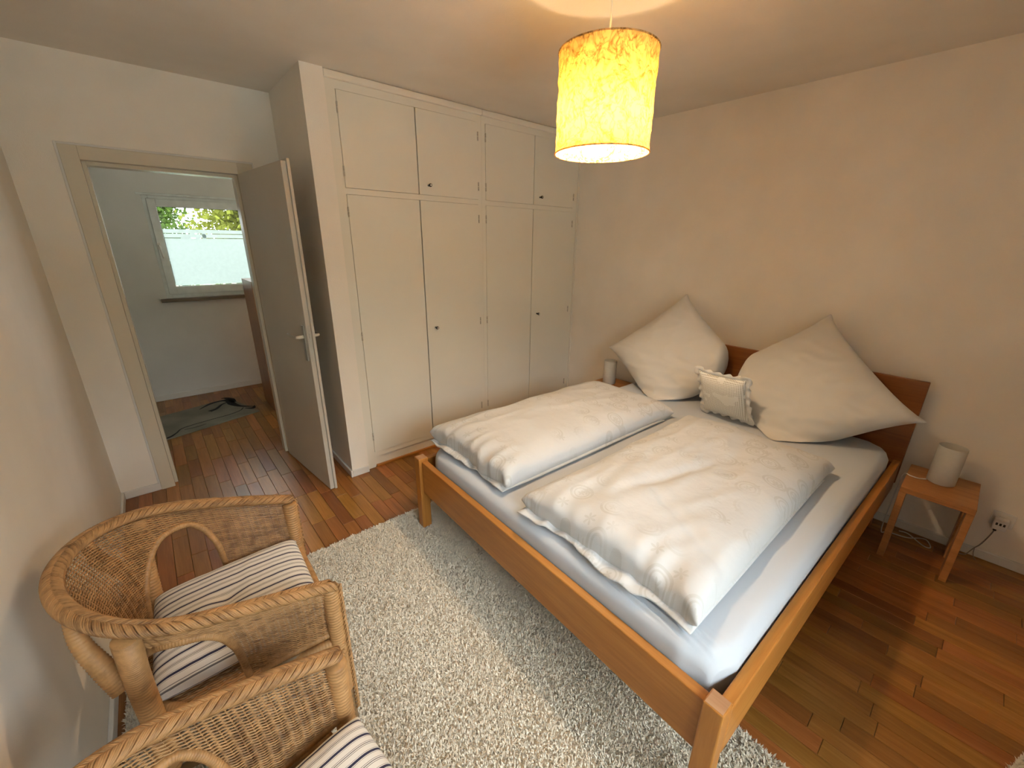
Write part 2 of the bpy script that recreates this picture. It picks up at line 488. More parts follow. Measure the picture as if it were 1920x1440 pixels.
def tube_arrays(paths, sides=6, caps=True):
    """paths: list of (pts Nx3, radius scalar or N)"""
    V = []; F = []; base = 0
    ang = np.linspace(0, 2 * np.pi, sides, endpoint=False)
    for pts, rad in paths:
        pts = np.asarray(pts, float); n = len(pts)
        if n < 2:
            continue
        T = np.gradient(pts, axis=0); T /= np.linalg.norm(T, axis=1)[:, None] + 1e-12
        ref = np.array([0.0, 0.0, 1.0]) if abs(T[:, 2]).mean() < 0.8 else np.array([1.0, 0.0, 0.0])
        A = np.cross(T, ref); A /= np.linalg.norm(A, axis=1)[:, None] + 1e-12
        B = np.cross(T, A)
        rad = np.broadcast_to(np.asarray(rad, float), (n,))
        P = pts[:, None, :] + rad[:, None, None] * (np.cos(ang)[None, :, None] * A[:, None, :] + np.sin(ang)[None, :, None] * B[:, None, :])
        V.append(P.reshape(-1, 3))
        i = np.arange(n - 1)[:, None] * sides; j = np.arange(sides)[None, :]; j2 = (j + 1) % sides
        q = np.stack([base + i + j, base + i + j2, base + i + sides + j2, base + i + sides + j], -1).reshape(-1, 4)
        F.extend(q.tolist())
        if caps:
            F.append([base + k for k in range(sides)][::-1]); F.append([base + (n - 1) * sides + k for k in range(sides)])
        base += n * sides
    return np.concatenate(V), F


def tubes(name, paths, mat, parent=None, sides=6, caps=True, smooth=True):
    V, F = tube_arrays(paths, sides, caps)
    return pyd(name, V, F, mat, parent, smooth)


def smooth_path(ctrl, n=40):
    """Catmull-Rom through control points"""
    c = np.asarray(ctrl, float); c = np.vstack([2 * c[0] - c[1], c, 2 * c[-1] - c[-2]])
    out = []; m_ = len(c) - 3
    for k in range(n):
        s = k / (n - 1) * m_; i = min(int(s), m_ - 1); u = s - i
        p0, p1, p2, p3 = c[i:i + 4]
        out.append(0.5 * (2 * p1 + (p2 - p0) * u + (2 * p0 - 5 * p1 + 4 * p2 - p3) * u * u + (3 * p1 - p0 - 3 * p2 + p3) * u ** 3))
    return np.array(out)


# ================================================================== structure
# ---- floor: slab and parquet strips
X0F, X1F, Y0F, Y1F = LX, 0.0, FRONT_Y, HALL_Y
floor = struct(box('floor', -4.7, 0.3, FRONT_Y - 0.3, HALL_Y + 0.3, -0.15, -0.012, M['floor']))
random.seed(4)


def proj(x, y, z):
    d = Vector((x - CAMX, y - CAMY, z - CAMZ))
    q = d.dot(_f)
    if q < 0.05:
        return None
    return 960 + FPX * d.dot(_r2) / q, 720 - FPX * d.dot(_u2) / q, q


strips = []
SW = 0.0705
nx = int(4.6 / SW) + 1
for i in range(nx):
    x = 0.0 - (i + 1) * SW
    if x < -4.62:
        break
    y = FRONT_Y - random.random() * 0.4
    while y < HALL_Y:
        L = random.choice((0.30, 0.36, 0.42, 0.48, 0.54))
        a, b_ = max(y, FRONT_Y), min(y + L, HALL_Y)
        y += L
        if b_ - a < 0.02:
            continue
        # the bedroom stops at the left wall; the hallway goes on beyond it
        if x + SW * 0.5 < LX - 0.02 and a < DY:
            if b_ <= DY + DT:
                continue
            a = DY + DT
        # nothing under the wardrobe
        if x > SX0 - 0.02 and b_ > 0.0 and a < DY + DT:
            if a < 0.0:
                b_ = 0.0
            elif b_ > DY + DT:
                a = DY + DT
            else:
                continue
        strips.append((x, a, b_))


def strip_score(s):
    x, a, b_ = s
    cx, cy = x + SW / 2, (a + b_) / 2
    p = proj(cx, cy, 0)
    if p is None or not (-40 < p[0] < 1960 and -40 < p[1] < 1480):
        return 0
    area = SW * (b_ - a) * FPX * FPX / (p[2] ** 2) * (CAMZ / math.dist((cx, cy, 0), (CAMX, CAMY, CAMZ)))
    if -3.5 < x and cx < -1.88 and -2.95 < a and b_ < -0.67:
        return 0
    if -2.15 < x and cx < -0.05 and -2.45 < a and b_ < -0.9:
        return 0
    if cy > 0.7 and not (-3.3 < cx < -2.3):
        return 0
    if cy > 0.0 and cx > -2.2:
        return 0
    return area


G = 0.0007
strips.sort(key=strip_score, reverse=True)
cache = {}
rest_v = []; rest_f = []
for k, (x, a, b_) in enumerate(strips):
    L = round(b_ - a, 3)
    c = 0.0012
    x0, x1, l = G, SW - G, L - 2 * G

    def strip_geo(ox, oy):
        return [(ox + x0, oy, -0.012), (ox + x1, oy, -0.012), (ox + x1, oy + l, -0.012), (ox + x0, oy + l, -0.012),
                (ox + x0, oy, -c), (ox + x1, oy, -c), (ox + x1, oy + l, -c), (ox + x0, oy + l, -c),
                (ox + x0 + c, oy + c, 0), (ox + x1 - c, oy + c, 0), (ox + x1 - c, oy + l - c, 0), (ox + x0 + c, oy + l - c, 0)]
    fc = [(8, 9, 10, 11), (0, 1, 5, 4), (1, 2, 6, 5), (2, 3, 7, 6), (3, 0, 4, 7), (4, 5, 9, 8), (5, 6, 10, 9), (6, 7, 11, 10), (7, 4, 8, 11)]
    if k < 300:
        if L not in cache:
            me = bpy.data.meshes.new('plank'); me.from_pydata(strip_geo(0, 0), [], fc); me.update(); me.materials.append(M['floor']); cache[L] = me
        o = link('plank', cache[L], None, floor); o.location = (x, a + G, 0)
    else:
        bse = len(rest_v); rest_v += strip_geo(x, a + G); rest_f += [tuple(q + bse for q in f) for f in fc]
tag(pyd('parquet_strips', rest_v, rest_f, M['floor'], floor), kind='stuff')

# ---- walls and ceiling
struct(box('ceiling', -4.8, 0.2, FRONT_Y - 0.2, HALL_Y + 0.25, H, H + 0.15, M['ceil']))
struct(box('wall_left', LX - 0.15, LX, FRONT_Y - 0.2, DY + 0.001, -0.012, H, M['wall']))
struct(box('wall_right', 0.0, 0.15, FRONT_Y - 0.2, HALL_Y + 0.25, -0.012, H, M['wall']))
struct(boxes('wall_back', [(-4.7, DI0 - 0.015, DY, DY + DT, -0.012, H), (DI1 + 0.015, 0.0, DY, DY + DT, -0.012, H),
                           (DI0 - 0.015, DI1 + 0.015, DY, DY + DT, DZ + 0.015, H)], M['wall']))
struct(box('wall_niche', SX0, SX1, SY, DY, -0.012, H, M['wall']))
x0, x1, z0, z1 = W2
struct(boxes('wall_front', [(LX, x0, FRONT_Y - 0.25, FRONT_Y, -0.012, H), (x1, 0.0, FRONT_Y - 0.25, FRONT_Y, -0.012, H),
                            (x0, x1, FRONT_Y - 0.25, FRONT_Y, -0.012, z0), (x0, x1, FRONT_Y - 0.25, FRONT_Y, z1, H)], M['wall']))
WX0, WX1, WZ0, WZ1 = -3.005, -1.90, 1.035, 1.985
W3 = (-1.70, -0.30, 0.12, 2.28)  # unseen opening, added to bring more daylight into the hallway
struct(boxes('wall_hall', [(-4.7, WX0, HALL_Y, HALL_Y + 0.2, -0.012, H), (WX1, W3[0], HALL_Y, HALL_Y + 0.2, -0.012, H), (W3[1], 0.0, HALL_Y, HALL_Y + 0.2, -0.012, H),
                           (W3[0], W3[1], HALL_Y, HALL_Y + 0.2, -0.012, W3[2]), (W3[0], W3[1], HALL_Y, HALL_Y + 0.2, W3[3], H),
                           (WX0, WX1, HALL_Y, HALL_Y + 0.2, -0.012, WZ0), (WX0, WX1, HALL_Y, HALL_Y + 0.2, WZ1, H)], M['hallwall']))
struct(box('wall_hall_end', -4.75, -4.60, DY + DT, HALL_Y, -0.012, H, M['hallwall']))

# ---- baseboards
BH, BT = 0.052, 0.014


def base(name, lst):
    bm = bmesh.new()
    for b in lst:
        bm_box(bm, *b, 0.004, 2)
    return struct(bm_obj(name, bm, M['base']))


base('baseboard_left', [(LX, LX + BT, FRONT_Y, DY, 0.0005, BH)])
base('baseboard_right', [(-BT, 0.0, FRONT_Y, -0.02, 0.0005, BH)])
base('baseboard_back', [(LX + BT, DO0 - 0.001, DY - BT, DY, 0.0005, BH), (DO1 + 0.001, SX0 - BT, DY - BT, DY, 0.0005, BH)])
base('baseboard_niche', [(SX0 - BT, SX0, SY - BT, DY - BT, 0.0005, BH), (SX0, SX1 - 0.001, SY - BT, SY, 0.0005, BH)])
base('baseboard_hall', [(-4.6, -0.0, HALL_Y - BT, HALL_Y, 0.0005, 0.06)])

# ---- door frame
CT = 0.016
tr = empty('trim_1', (0, 0, 0)); struct(tr)
boxes('casing', [(DO0, DI0, DY - CT, DY, 0.0005, DOZ), (DI1, DO1, DY - CT, DY, 0.0005, DOZ), (DI0, DI1, DY - CT, DY, DZ, DOZ)], M['casing'], tr, 0.002)
boxes('jamb_lining', [(DI0 - 0.014, DI0, DY - CT + 0.001, DY + DT + 0.012, 0.0005, DZ + 0.014), (DI1, DI1 + 0.014, DY - CT + 0.001, DY + DT + 0.012, 0.0005, DZ + 0.014),
                      (DI0, DI1, DY - CT + 0.001, DY + DT + 0.012, DZ, DZ + 0.014)], M['casing'], tr, 0.001)
boxes('stop_bead', [(DI0, DI0 + 0.018, DY + 0.04, DY + DT + 0.01, 0.0005, DZ), (DI1 - 0.018, DI1, DY + 0.04, DY + DT + 0.01, 0.0005, DZ),
                    (DI0 + 0.018, DI1 - 0.018, DY + 0.04, DY + DT + 0.01, DZ - 0.018, DZ)], M['casing'], tr, 0.001)
boxes('outer_bead', [(DO0 - 0.012, DO0, DY - 0.007, DY, 0.0005, DOZ + 0.012), (DO1, DO1 + 0.008, DY - 0.007, DY, 0.0005, DOZ + 0.012), (DO0, DO1, DY - 0.007, DY, DOZ, DOZ + 0.012)], M['base'], tr, 0.002)

# ---- door leaf, open into the room; local x runs from hinge to free edge, +y is the face towards the wardrobe
hx, hy = -2.549, 0.628
fx, fy = -2.4705, -0.1005
dl = math.hypot(fx - hx, fy - hy)
door = empty('door_1', (hx, hy, 0), math.atan2(fy - hy, fx - hx)); struct(door)
TH = 0.026
bm = bmesh.new()
bm_box(bm, 0.0, dl, 0.0, TH, 0.008, 1.990, 0.0015)
bm_box(bm, -0.012, dl + 0.014, TH, TH + 0.015, 0.008, 2.003, 0.002)
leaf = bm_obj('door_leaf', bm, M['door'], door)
# edge lock plate
box('lock_plate', dl - 0.0005, dl + 0.0012, 0.006, 0.022, 0.90, 1.125, M['metal'], leaf, 0.0004)
box('latch', dl, dl + 0.008, 0.009, 0.018, 1.045, 1.075, M['metal'], leaf, 0.002)
for s in (-1, 1):
    y0 = 0.0 if s < 0 else TH + 0.015
    pl = box('handle_plate', dl - 0.062, dl - 0.026, min(y0, y0 + s * 0.007), max(y0, y0 + s * 0.007), 0.902, 1.118, M['metal'], leaf, 0.002)
    zc = 1.050
    tubes('handle_neck', [(np.array([(dl - 0.044, y0 + s * 0.006, zc), (dl - 0.044, y0 + s * 0.03, zc), (dl - 0.046, y0 + s * 0.046, zc)]), np.array([0.011, 0.010, 0.008]))], M['ivory'], leaf, 14)
    tubes('lever', [(smooth_path([(dl - 0.045, y0 + s * 0.044, zc), (dl - 0.075, y0 + s * 0.052, zc + 0.001), (dl - 0.12, y0 + s * 0.056, zc + 0.004), (dl - 0.15, y0 + s * 0.054, zc + 0.008)], 14), 0.0078)], M['metal'], leaf, 10)
for zc in (0.25, 1.75):
    tubes('door_hinge', [(np.array([(-0.012, TH + 0.018, zc - 0.04), (-0.012, TH + 0.018, zc + 0.04)]), 0.007)], M['hinge'], leaf, 10)

# ---- wardrobe niche (built-in, two halves)
XC, XD, XE, XF, XG, XH = -2.108, -1.615, -1.125, -1.056, -0.5585, -0.070
Z1, Z2, Z3, Z4 = 2.402, 1.8965, 1.863, 0.1215
CY = 0.0


def wardrobe(xa, xl, xm, xr, xb, label, cornice_to):
    """xa..xb whole width, doors xl..xm and xm..xr"""
    t = empty('built_in_wardrobe', ((xa + xb) / 2, 0.3, 0))
    ox, oy = (xa + xb) / 2, 0.3

    def B(name, x0, x1, y0, y1, z0, z1, mat, par=None, bev=0.0015):
        return box(name, x0 - ox, x1 - ox, y0 - oy, y1 - oy, z0, z1, mat, par or t, bev)
    top = H - 0.04
    bm = bmesh.new()
    for b in ((xa, xl, CY, CY + 0.022, 0.0005, top), (xr, xb, CY, CY + 0.022, 0.0005, top), (xl, xr, CY, CY + 0.022, Z1, top),
              (xl, xr, CY, CY + 0.022, Z3, Z2), (xl, xr, CY, CY + 0.022, 0.085, Z4)):
        bm_box(bm, b[0] - ox, b[1] - ox, b[2] - oy, b[3] - oy, b[4], b[5], 0.0)
    bm_obj('face_frame', bm, M['closet'], t)
    B('plinth', xl, xr, CY + 0.014, CY + 0.03, 0.0005, 0.085, M['closet'])
    bm = bmesh.new()
    for b in ((xa, xa + 0.018, 0.022, 0.60, 0.0005, top), (xb - 0.018, xb, 0.022, 0.60, 0.0005, top), (xa, xb, 0.60, 0.615, 0.0005, top),
              (xa + 0.018, xb - 0.018, 0.024, 0.60, Z3 + 0.005, Z2 - 0.005), (xa + 0.018, xb - 0.018, 0.04, 0.60, 0.085, 0.10), (xa, xb, 0.022, 0.60, top - 0.015, top)):
        bm_box(bm, b[0] - ox, b[1] - ox, b[2] - oy, b[3] - oy, b[4], b[5])
    bm_obj('carcass', bm, M['dark'], t)
    B('cornice', xa, cornice_to, CY - 0.018, CY + 0.022, H - 0.04, H - 0.001, M['cornice'], None, 0.008)
    g = 0.0018; gm = 0.0052
    for (za, zb, kz) in ((Z2, Z1, 1.957), (Z4, Z3, 0.986)):
        for s, (da, db) in enumerate(((xl + g, xm - gm), (xm + gm * 0.4, xr - g))):
            d = B('wardrobe_door', da, db, CY - 0.004, CY + 0.016, za + g, zb - g, M['closet'], None, 0.0015)
            hxp = xl if s == 0 else xr
            hs = [za + 0.09, zb - 0.09] if zb - za < 0.8 else [za + 0.13, (za + zb) / 2, zb - 0.10]
            for hz in hs:
                tubes('hinge', [(np.array([(hxp - ox, CY - 0.006 - oy, hz - 0.028), (hxp - ox, CY - 0.006 - oy, hz - 0.002)]), 0.005), (np.array([(hxp - ox, CY - 0.006 - oy, hz + 0.002), (hxp - ox, CY - 0.006 - oy, hz + 0.028)]), 0.005)], M['hinge'], d, 8)
            if s == 1:
                kx = da + 0.069
                k = lathe('knob', [(0.0, 0.0), (0.007, 0.0), (0.006, 0.012), (0.008, 0.016), (0.0105, 0.021), (0.011, 0.028), (0.0095, 0.033), (0.0, 0.033)], M['knob'], d, 18)
                k.rotation_euler = (R(90), 0, 0); k.location = (kx - ox, CY - 0.004 - oy, kz)
                kc = lathe('knob_cap', [(0.0, 0.0), (0.006, 0.0), (0.0055, 0.0012), (0.0, 0.0014)], M['ivory'], d, 14)
                kc.rotation_euler = (R(90), 0, 0); kc.location = (kx - ox, CY - 0.037 - oy, kz)
    tag(t, label, 'wardrobe', 'built-in wardrobe halves')
    return t


XM = (XE + XF) / 2
wardrobe(-2.1685, XC, XD, XE, XM - 0.0006, 'left half of the beige built-in wardrobe, next to the open door', XM - 0.0006)
wardrobe(XM + 0.0006, XF, XG, XH, -0.0165, 'right half of the beige built-in wardrobe, in the corner beside the bed', -0.0165)
bm = bmesh.new(); bm_box(bm, -0.016, -0.001, -0.014, 0.004, 0.0005, H - 0.041, 0.004)
struct(bm_obj('trim_2', bm, M['cornice']))
# wall above niche is closed by the cornice; brown floor strip in front of the plinth
bm = bmesh.new(); bm_box(bm, -2.10, -0.03, CY - 0.006, CY + 0.012, 0.0006, 0.016, 0.002)
struct(bm_obj('trim_3', bm, M['bedx']))

# ---- hallway window
win = empty('window_1', (0, 0, 0)); struct(win)
FY0, FY1 = HALL_Y + 0.025, HALL_Y + 0.085


def ringbox(lst_name, x0, x1, z0, z1, wd, y0, y1, mat, par, bev=0.003, wb=None):
    wb = wb or wd
    return boxes(lst_name, [(x0, x0 + wd, y0, y1, z0, z1), (x1 - wd, x1, y0, y1, z0, z1), (x0 + wd, x1 - wd, y0, y1, z0, z0 + wb), (x0 + wd, x1 - wd, y0, y1, z1 - wd, z1)], mat, par, bev)


fr = ringbox('window_frame', WX0, WX1, WZ0, WZ1, 0.045, FY0, FY1, M['pvc'], win)
sa = ringbox('sash', WX0 + 0.028, WX1 - 0.028, WZ0 + 0.035, WZ1 - 0.028, 0.066, FY0 - 0.016, FY0 + 0.04, M['pvc'], win, 0.004, 0.075)
gx0, gx1, gz0, gz1 = WX0 + 0.094, WX1 - 0.094, WZ0 + 0.11, WZ1 - 0.094
ringbox('gasket', gx0 - 0.003, gx1 + 0.003, gz0 - 0.003, gz1 + 0.003, 0.006, FY0 + 0.008, FY0 + 0.02, M['dark'], sa, 0.0)
box('pane', gx0, gx1, FY0 + 0.012, FY0 + 0.018, gz0, gz1, M['glass'], sa)
FT = 1.690
film = [(gx0 + 0.004, gx1 - 0.004, FY0 + 0.0105, FY0 + 0.0115, gz0 + 0.008, 1.606), (gx0 + 0.004, gx1 - 0.004, FY0 + 0.0105, FY0 + 0.0115, 1.612, 1.648), (gx0 + 0.004, gx1 - 0.004, FY0 + 0.0105, FY0 + 0.0115, 1.654, FT)]
for b in film:
    box('privacy_film', *b, M['film'], sa)
for b in ((-2.78, -2.70, 1.605, 1.613), (-2.66, -2.62, 1.605, 1.613), (-2.70, -2.66, 1.647, 1.655), (-2.60, -2.57, 1.605, 1.655), (-2.55, -2.52, 1.647, 1.655)):
    box('film_scrap', b[0], b[1], FY0 + 0.0103, FY0 + 0.0113, b[2], b[3], M['film'], sa)
box('handle_base', -2.978, -2.948, FY0 - 0.026, FY0 - 0.016, 1.50, 1.565, M['white'], sa, 0.003)
tubes('window_handle', [(smooth_path([(-2.963, FY0 - 0.024, 1.535), (-2.963, FY0 - 0.05, 1.533), (-2.960, FY0 - 0.056, 1.51), (-2.950, FY0 - 0.052, 1.42)], 16), 0.009)], M['white'], sa, 10)
box('window_sill', WX0 - 0.05, WX1 + 0.05, HALL_Y - 0.07, HALL_Y + 0.03, 1.003, 1.033, M['sill'], win, 0.003)
box('head_strip', WX0 - 0.035, WX1 + 0.03, HALL_Y - 0.012, HALL_Y, 1.985, 2.005, M['pvc'], win, 0.002)
win3 = empty('added_window_3', (0, 0, 0)); struct(win3)  # added window, out of view, brightens the hall
ringbox('window_frame', W3[0], W3[1], W3[2], W3[3], 0.05, FY0, FY1, M['pvc'], win3)
s_ = ringbox('sash', W3[0] + 0.03, W3[1] - 0.03, W3[2] + 0.03, W3[3] - 0.03, 0.06, FY0 - 0.014, FY0 + 0.04, M['pvc'], win3, 0.004)
box('pane', W3[0] + 0.09, W3[1] - 0.09, FY0 + 0.012, FY0 + 0.018, W3[2] + 0.09, W3[3] - 0.09, M['glass'], s_)
box('window_sill', W3[0] - 0.03, W3[1] + 0.03, HALL_Y - 0.07, HALL_Y + 0.03, W3[2] - 0.03, W3[2] - 0.001, M['sill'], win3, 0.003)
# ---- unseen bedroom opening behind the camera, shaped to suit the daylight
win2 = empty('unseen_window_2', (0, 0, 0)); struct(win2)
ringbox('window_frame', W2[0], W2[1], W2[2], W2[3], 0.05, FRONT_Y - 0.14, FRONT_Y - 0.08, M['pvc'], win2)
mid = (W2[0] + W2[1]) / 2
for a, b_ in ((W2[0] + 0.03, mid), (mid, W2[1] - 0.03)):
    s_ = ringbox('sash', a, b_, W2[2] + 0.03, W2[3] - 0.03, 0.06, FRONT_Y - 0.12, FRONT_Y - 0.07, M['pvc'], win2, 0.004)
    box('pane', a + 0.06, b_ - 0.06, FRONT_Y - 0.10, FRONT_Y - 0.094, W2[2] + 0.09, W2[3] - 0.09, M['glass'], s_)
box('threshold', W2[0], W2[1], FRONT_Y - 0.24, FRONT_Y - 0.002, W2[2] - 0.03, W2[2] - 0.001, M['sill'], win2, 0.003)


# ================================================================== soft goods simulation
def bag(W, Hh, nx, ny, T, steps=140, p0=3e-4, grav=0.0, floor_z=None, seed=0, iters=4, bend=0.08, round_=0.0, noise_amp=0.004, slack=1.0):
    """two sheets sewn at the border, inflated; returns verts, quads. T = half thickness where filling stops pushing"""
    rs = np.random.RandomState(seed)
    nxv, nyv = nx + 1, ny + 1
    gx, gy = np.meshgrid(np.linspace(-W / 2, W / 2, nxv), np.linspace(-Hh / 2, Hh / 2, nyv), indexing='ij')
    if round_ > 0:
        u = gx / (W / 2); v_ = gy / (Hh / 2)
        gx = gx * (1 - round_ * v_ ** 4 * np.abs(u) ** 2); gy = gy * (1 - round_ * u ** 4 * np.abs(v_) ** 2)
    nt_ = nxv * nyv
    ti = np.arange(nt_).reshape(nxv, nyv)
    bi = ti.copy(); ni = (nxv - 2) * (nyv - 2)
    bi[1:-1, 1:-1] = nt_ + np.arange(ni).reshape(nxv - 2, nyv - 2)
    P = np.zeros((nt_ + ni, 3))
    P[ti.ravel()] = np.c_[gx.ravel(), gy.ravel(), np.zeros(nt_)]
    P[bi[1:-1, 1:-1].ravel()] = np.c_[gx[1:-1, 1:-1].ravel(), gy[1:-1, 1:-1].ravel(), np.zeros(ni)]
    P0 = P.copy()
    bu = (1 - (2 * np.abs(gx) / W).clip(0, 1) ** 4) * (1 - (2 * np.abs(gy) / Hh).clip(0, 1) ** 4)
    P[ti.ravel(), 2] = (bu * T * 0.4).ravel()
    P[bi[1:-1, 1:-1].ravel(), 2] = -(bu[1:-1, 1:-1] * T * 0.4).ravel()
    if floor_z is not None:
        P[:, 2] = np.maximum(P[:, 2] * 0.6 + 0.03, 0.004)
    P += rs.randn(*P.shape) * noise_amp * 0.5
    groups = []
    for gi, idx in enumerate((ti, bi)):
        for k in (0, 1):
            a, b_ = idx[k:-1:2, :], idx[k + 1::2, :]
            if gi == 1: a, b_ = a[:, 1:-1], b_[:, 1:-1]
            m_ = min(a.shape[0], b_.shape[0]); groups.append((a[:m_].ravel(), b_[:m_].ravel(), 1.0))
            a, b_ = idx[:, k:-1:2], idx[:, k + 1::2]
            if gi == 1: a, b_ = a[1:-1], b_[1:-1]
            m_ = min(a.shape[1], b_.shape[1]); groups.append((a[:, :m_].ravel(), b_[:, :m_].ravel(), 1.0))
        for k in (0, 1):
            for l in (0, 1):
                a, b_ = idx[k:-1:2, l:-1:2], idx[k + 1::2, l + 1::2]
                m1, m2 = min(a.shape[0], b_.shape[0]), min(a.shape[1], b_.shape[1]); groups.append((a[:m1, :m2].ravel(), b_[:m1, :m2].ravel(), 0.35))
                a, b_ = idx[k + 1::2, l:-1:2], idx[k:-1:2, l + 1::2]
                m1, m2 = min(a.shape[0], b_.shape[0]), min(a.shape[1], b_.shape[1]); groups.append((a[:m1, :m2].ravel(), b_[:m1, :m2].ravel(), 0.35))
    groups = [(a, b_, np.linalg.norm(P0[a] - P0[b_], axis=1) * slack, k) for a, b_, k in groups]
    prev = P.copy()
    cell = (W / nx) * (Hh / ny)
    for st in range(steps):
        F = np.zeros_like(P)
        for idx, sg in ((ti, 1.0), (bi, -1.0)):
            g = P[idx]
            n = np.cross(np.gradient(g, axis=0), np.gradient(g, axis=1)) / cell * sg
            z = g[..., 2] * sg
            if floor_z is not None:
                pe = np.clip(1 - (g[..., 2] / (2 * T)), -0.6, 1) if sg > 0 else np.full(z.shape, 0.5)
            else:
                pe = np.clip(1 - (z / T), -0.6, 1)
            F[idx[1:-1, 1:-1].ravel()] += (n * (pe * p0)[..., None])[1:-1, 1:-1].reshape(-1, 3)
        F[:, 2] -= grav
        new = P + (P - prev) * 0.90 + F
        prev = P; P = new
        for it in range(iters):
            for a, b_, L, k in groups:
                d = P[b_] - P[a]; l = np.sqrt((d * d).sum(1)) + 1e-9
                s = (l - L) / l * 0.5
                s = np.where(s > 0, s, s * 0.35) * k
                c = d * s[:, None]
                P[a] += c; P[b_] -= c
            if floor_z is not None:
                P[:, 2] = np.maximum(P[:, 2], floor_z)
        if bend:
            for idx in (ti, bi):
                g = P[idx]; lap = (g[2:, 1:-1] + g[:-2, 1:-1] + g[1:-1, 2:] + g[1:-1, :-2]) / 4 - g[1:-1, 1:-1]
                P[idx[1:-1, 1:-1].ravel()] += (lap * bend).reshape(-1, 3)
    f = []
    for idx, fl in ((ti, False), (bi, True)):
        a, b_, c, d = idx[:-1, :-1], idx[1:, :-1], idx[1:, 1:], idx[:-1, 1:]
        q = np.stack([a, b_, c, d] if not fl else [a, d, c, b_], -1).reshape(-1, 4); f.extend(q.tolist())
    return P, f


def subsurf(o, lv=1):
    md = o.modifiers.new('smooth', 'SUBSURF'); md.levels = lv; md.render_levels = lv
    return o


def nz(x, y, z=0.0, s=1.0):
    return noise.noise(Vector((x * s, y * s, z)))


# ================================================================== bed
BO = (-2.193, -1.670); BR = -0.0297
bed = empty('double_bed', (BO[0] + 1.07, BO[1] - 0.032, 0), BR)
CX = 1.07      # local x below is measured from the foot posts; the bed's Empty stands in the middle


def bxl(name, x0, x1, y0, y1, z0, z1, mat, bev=0.004):
    return box(name, x0 - CX, x1 - CX, y0, y1, z0, z1, mat, bed, bev, 2)


for s in (1, -1):
    p = bxl('foot_post', -0.028, 0.028, s * 0.83 - 0.0275, s * 0.83 + 0.0275, 0.012 if True else 0, 0.463, M['bedz'], 0.004)
    c = box('post_end_grain', -0.024 - CX, 0.024 - CX, s * 0.83 - 0.0235, s * 0.83 + 0.0235, 0.4625, 0.4637, M['end'], p, 0.0005)
    bxl('head_leg', 2.085, 2.130, s * 0.80 - 0.025, s * 0.80 + 0.025, 0.0, 0.44, M['bedz'], 0.004)
    bxl('side_rail', 0.0285, 2.128, s * 0.8575 - (0.034 if s > 0 else 0), s * 0.8575 + (0.034 if s < 0 else 0), 0.262, 0.443, M['bedx'], 0.004)
bxl('footboard', -0.012, 0.022, -0.802, 0.802, 0.252, 0.446, M['bedy'], 0.004)
hb = bxl('headboard', 2.132, 2.158, -0.862, 0.862, 0.30, 0.912, M['head'], 0.004)
for k in range(9):
    bxl('bed_slat', 0.18 + k * 0.225, 0.25 + k * 0.225, -0.815, 0.815, 0.268, 0.286, M['bedy'], 0.003)
tag(bed, 'honey-coloured wooden double bed with low footboard and plain headboard', 'bed')

# mattress with fitted sheet
MX0, MX1, MY = 0.027, 2.122, 0.818
MZ0, MZ1 = 0.288, 0.522


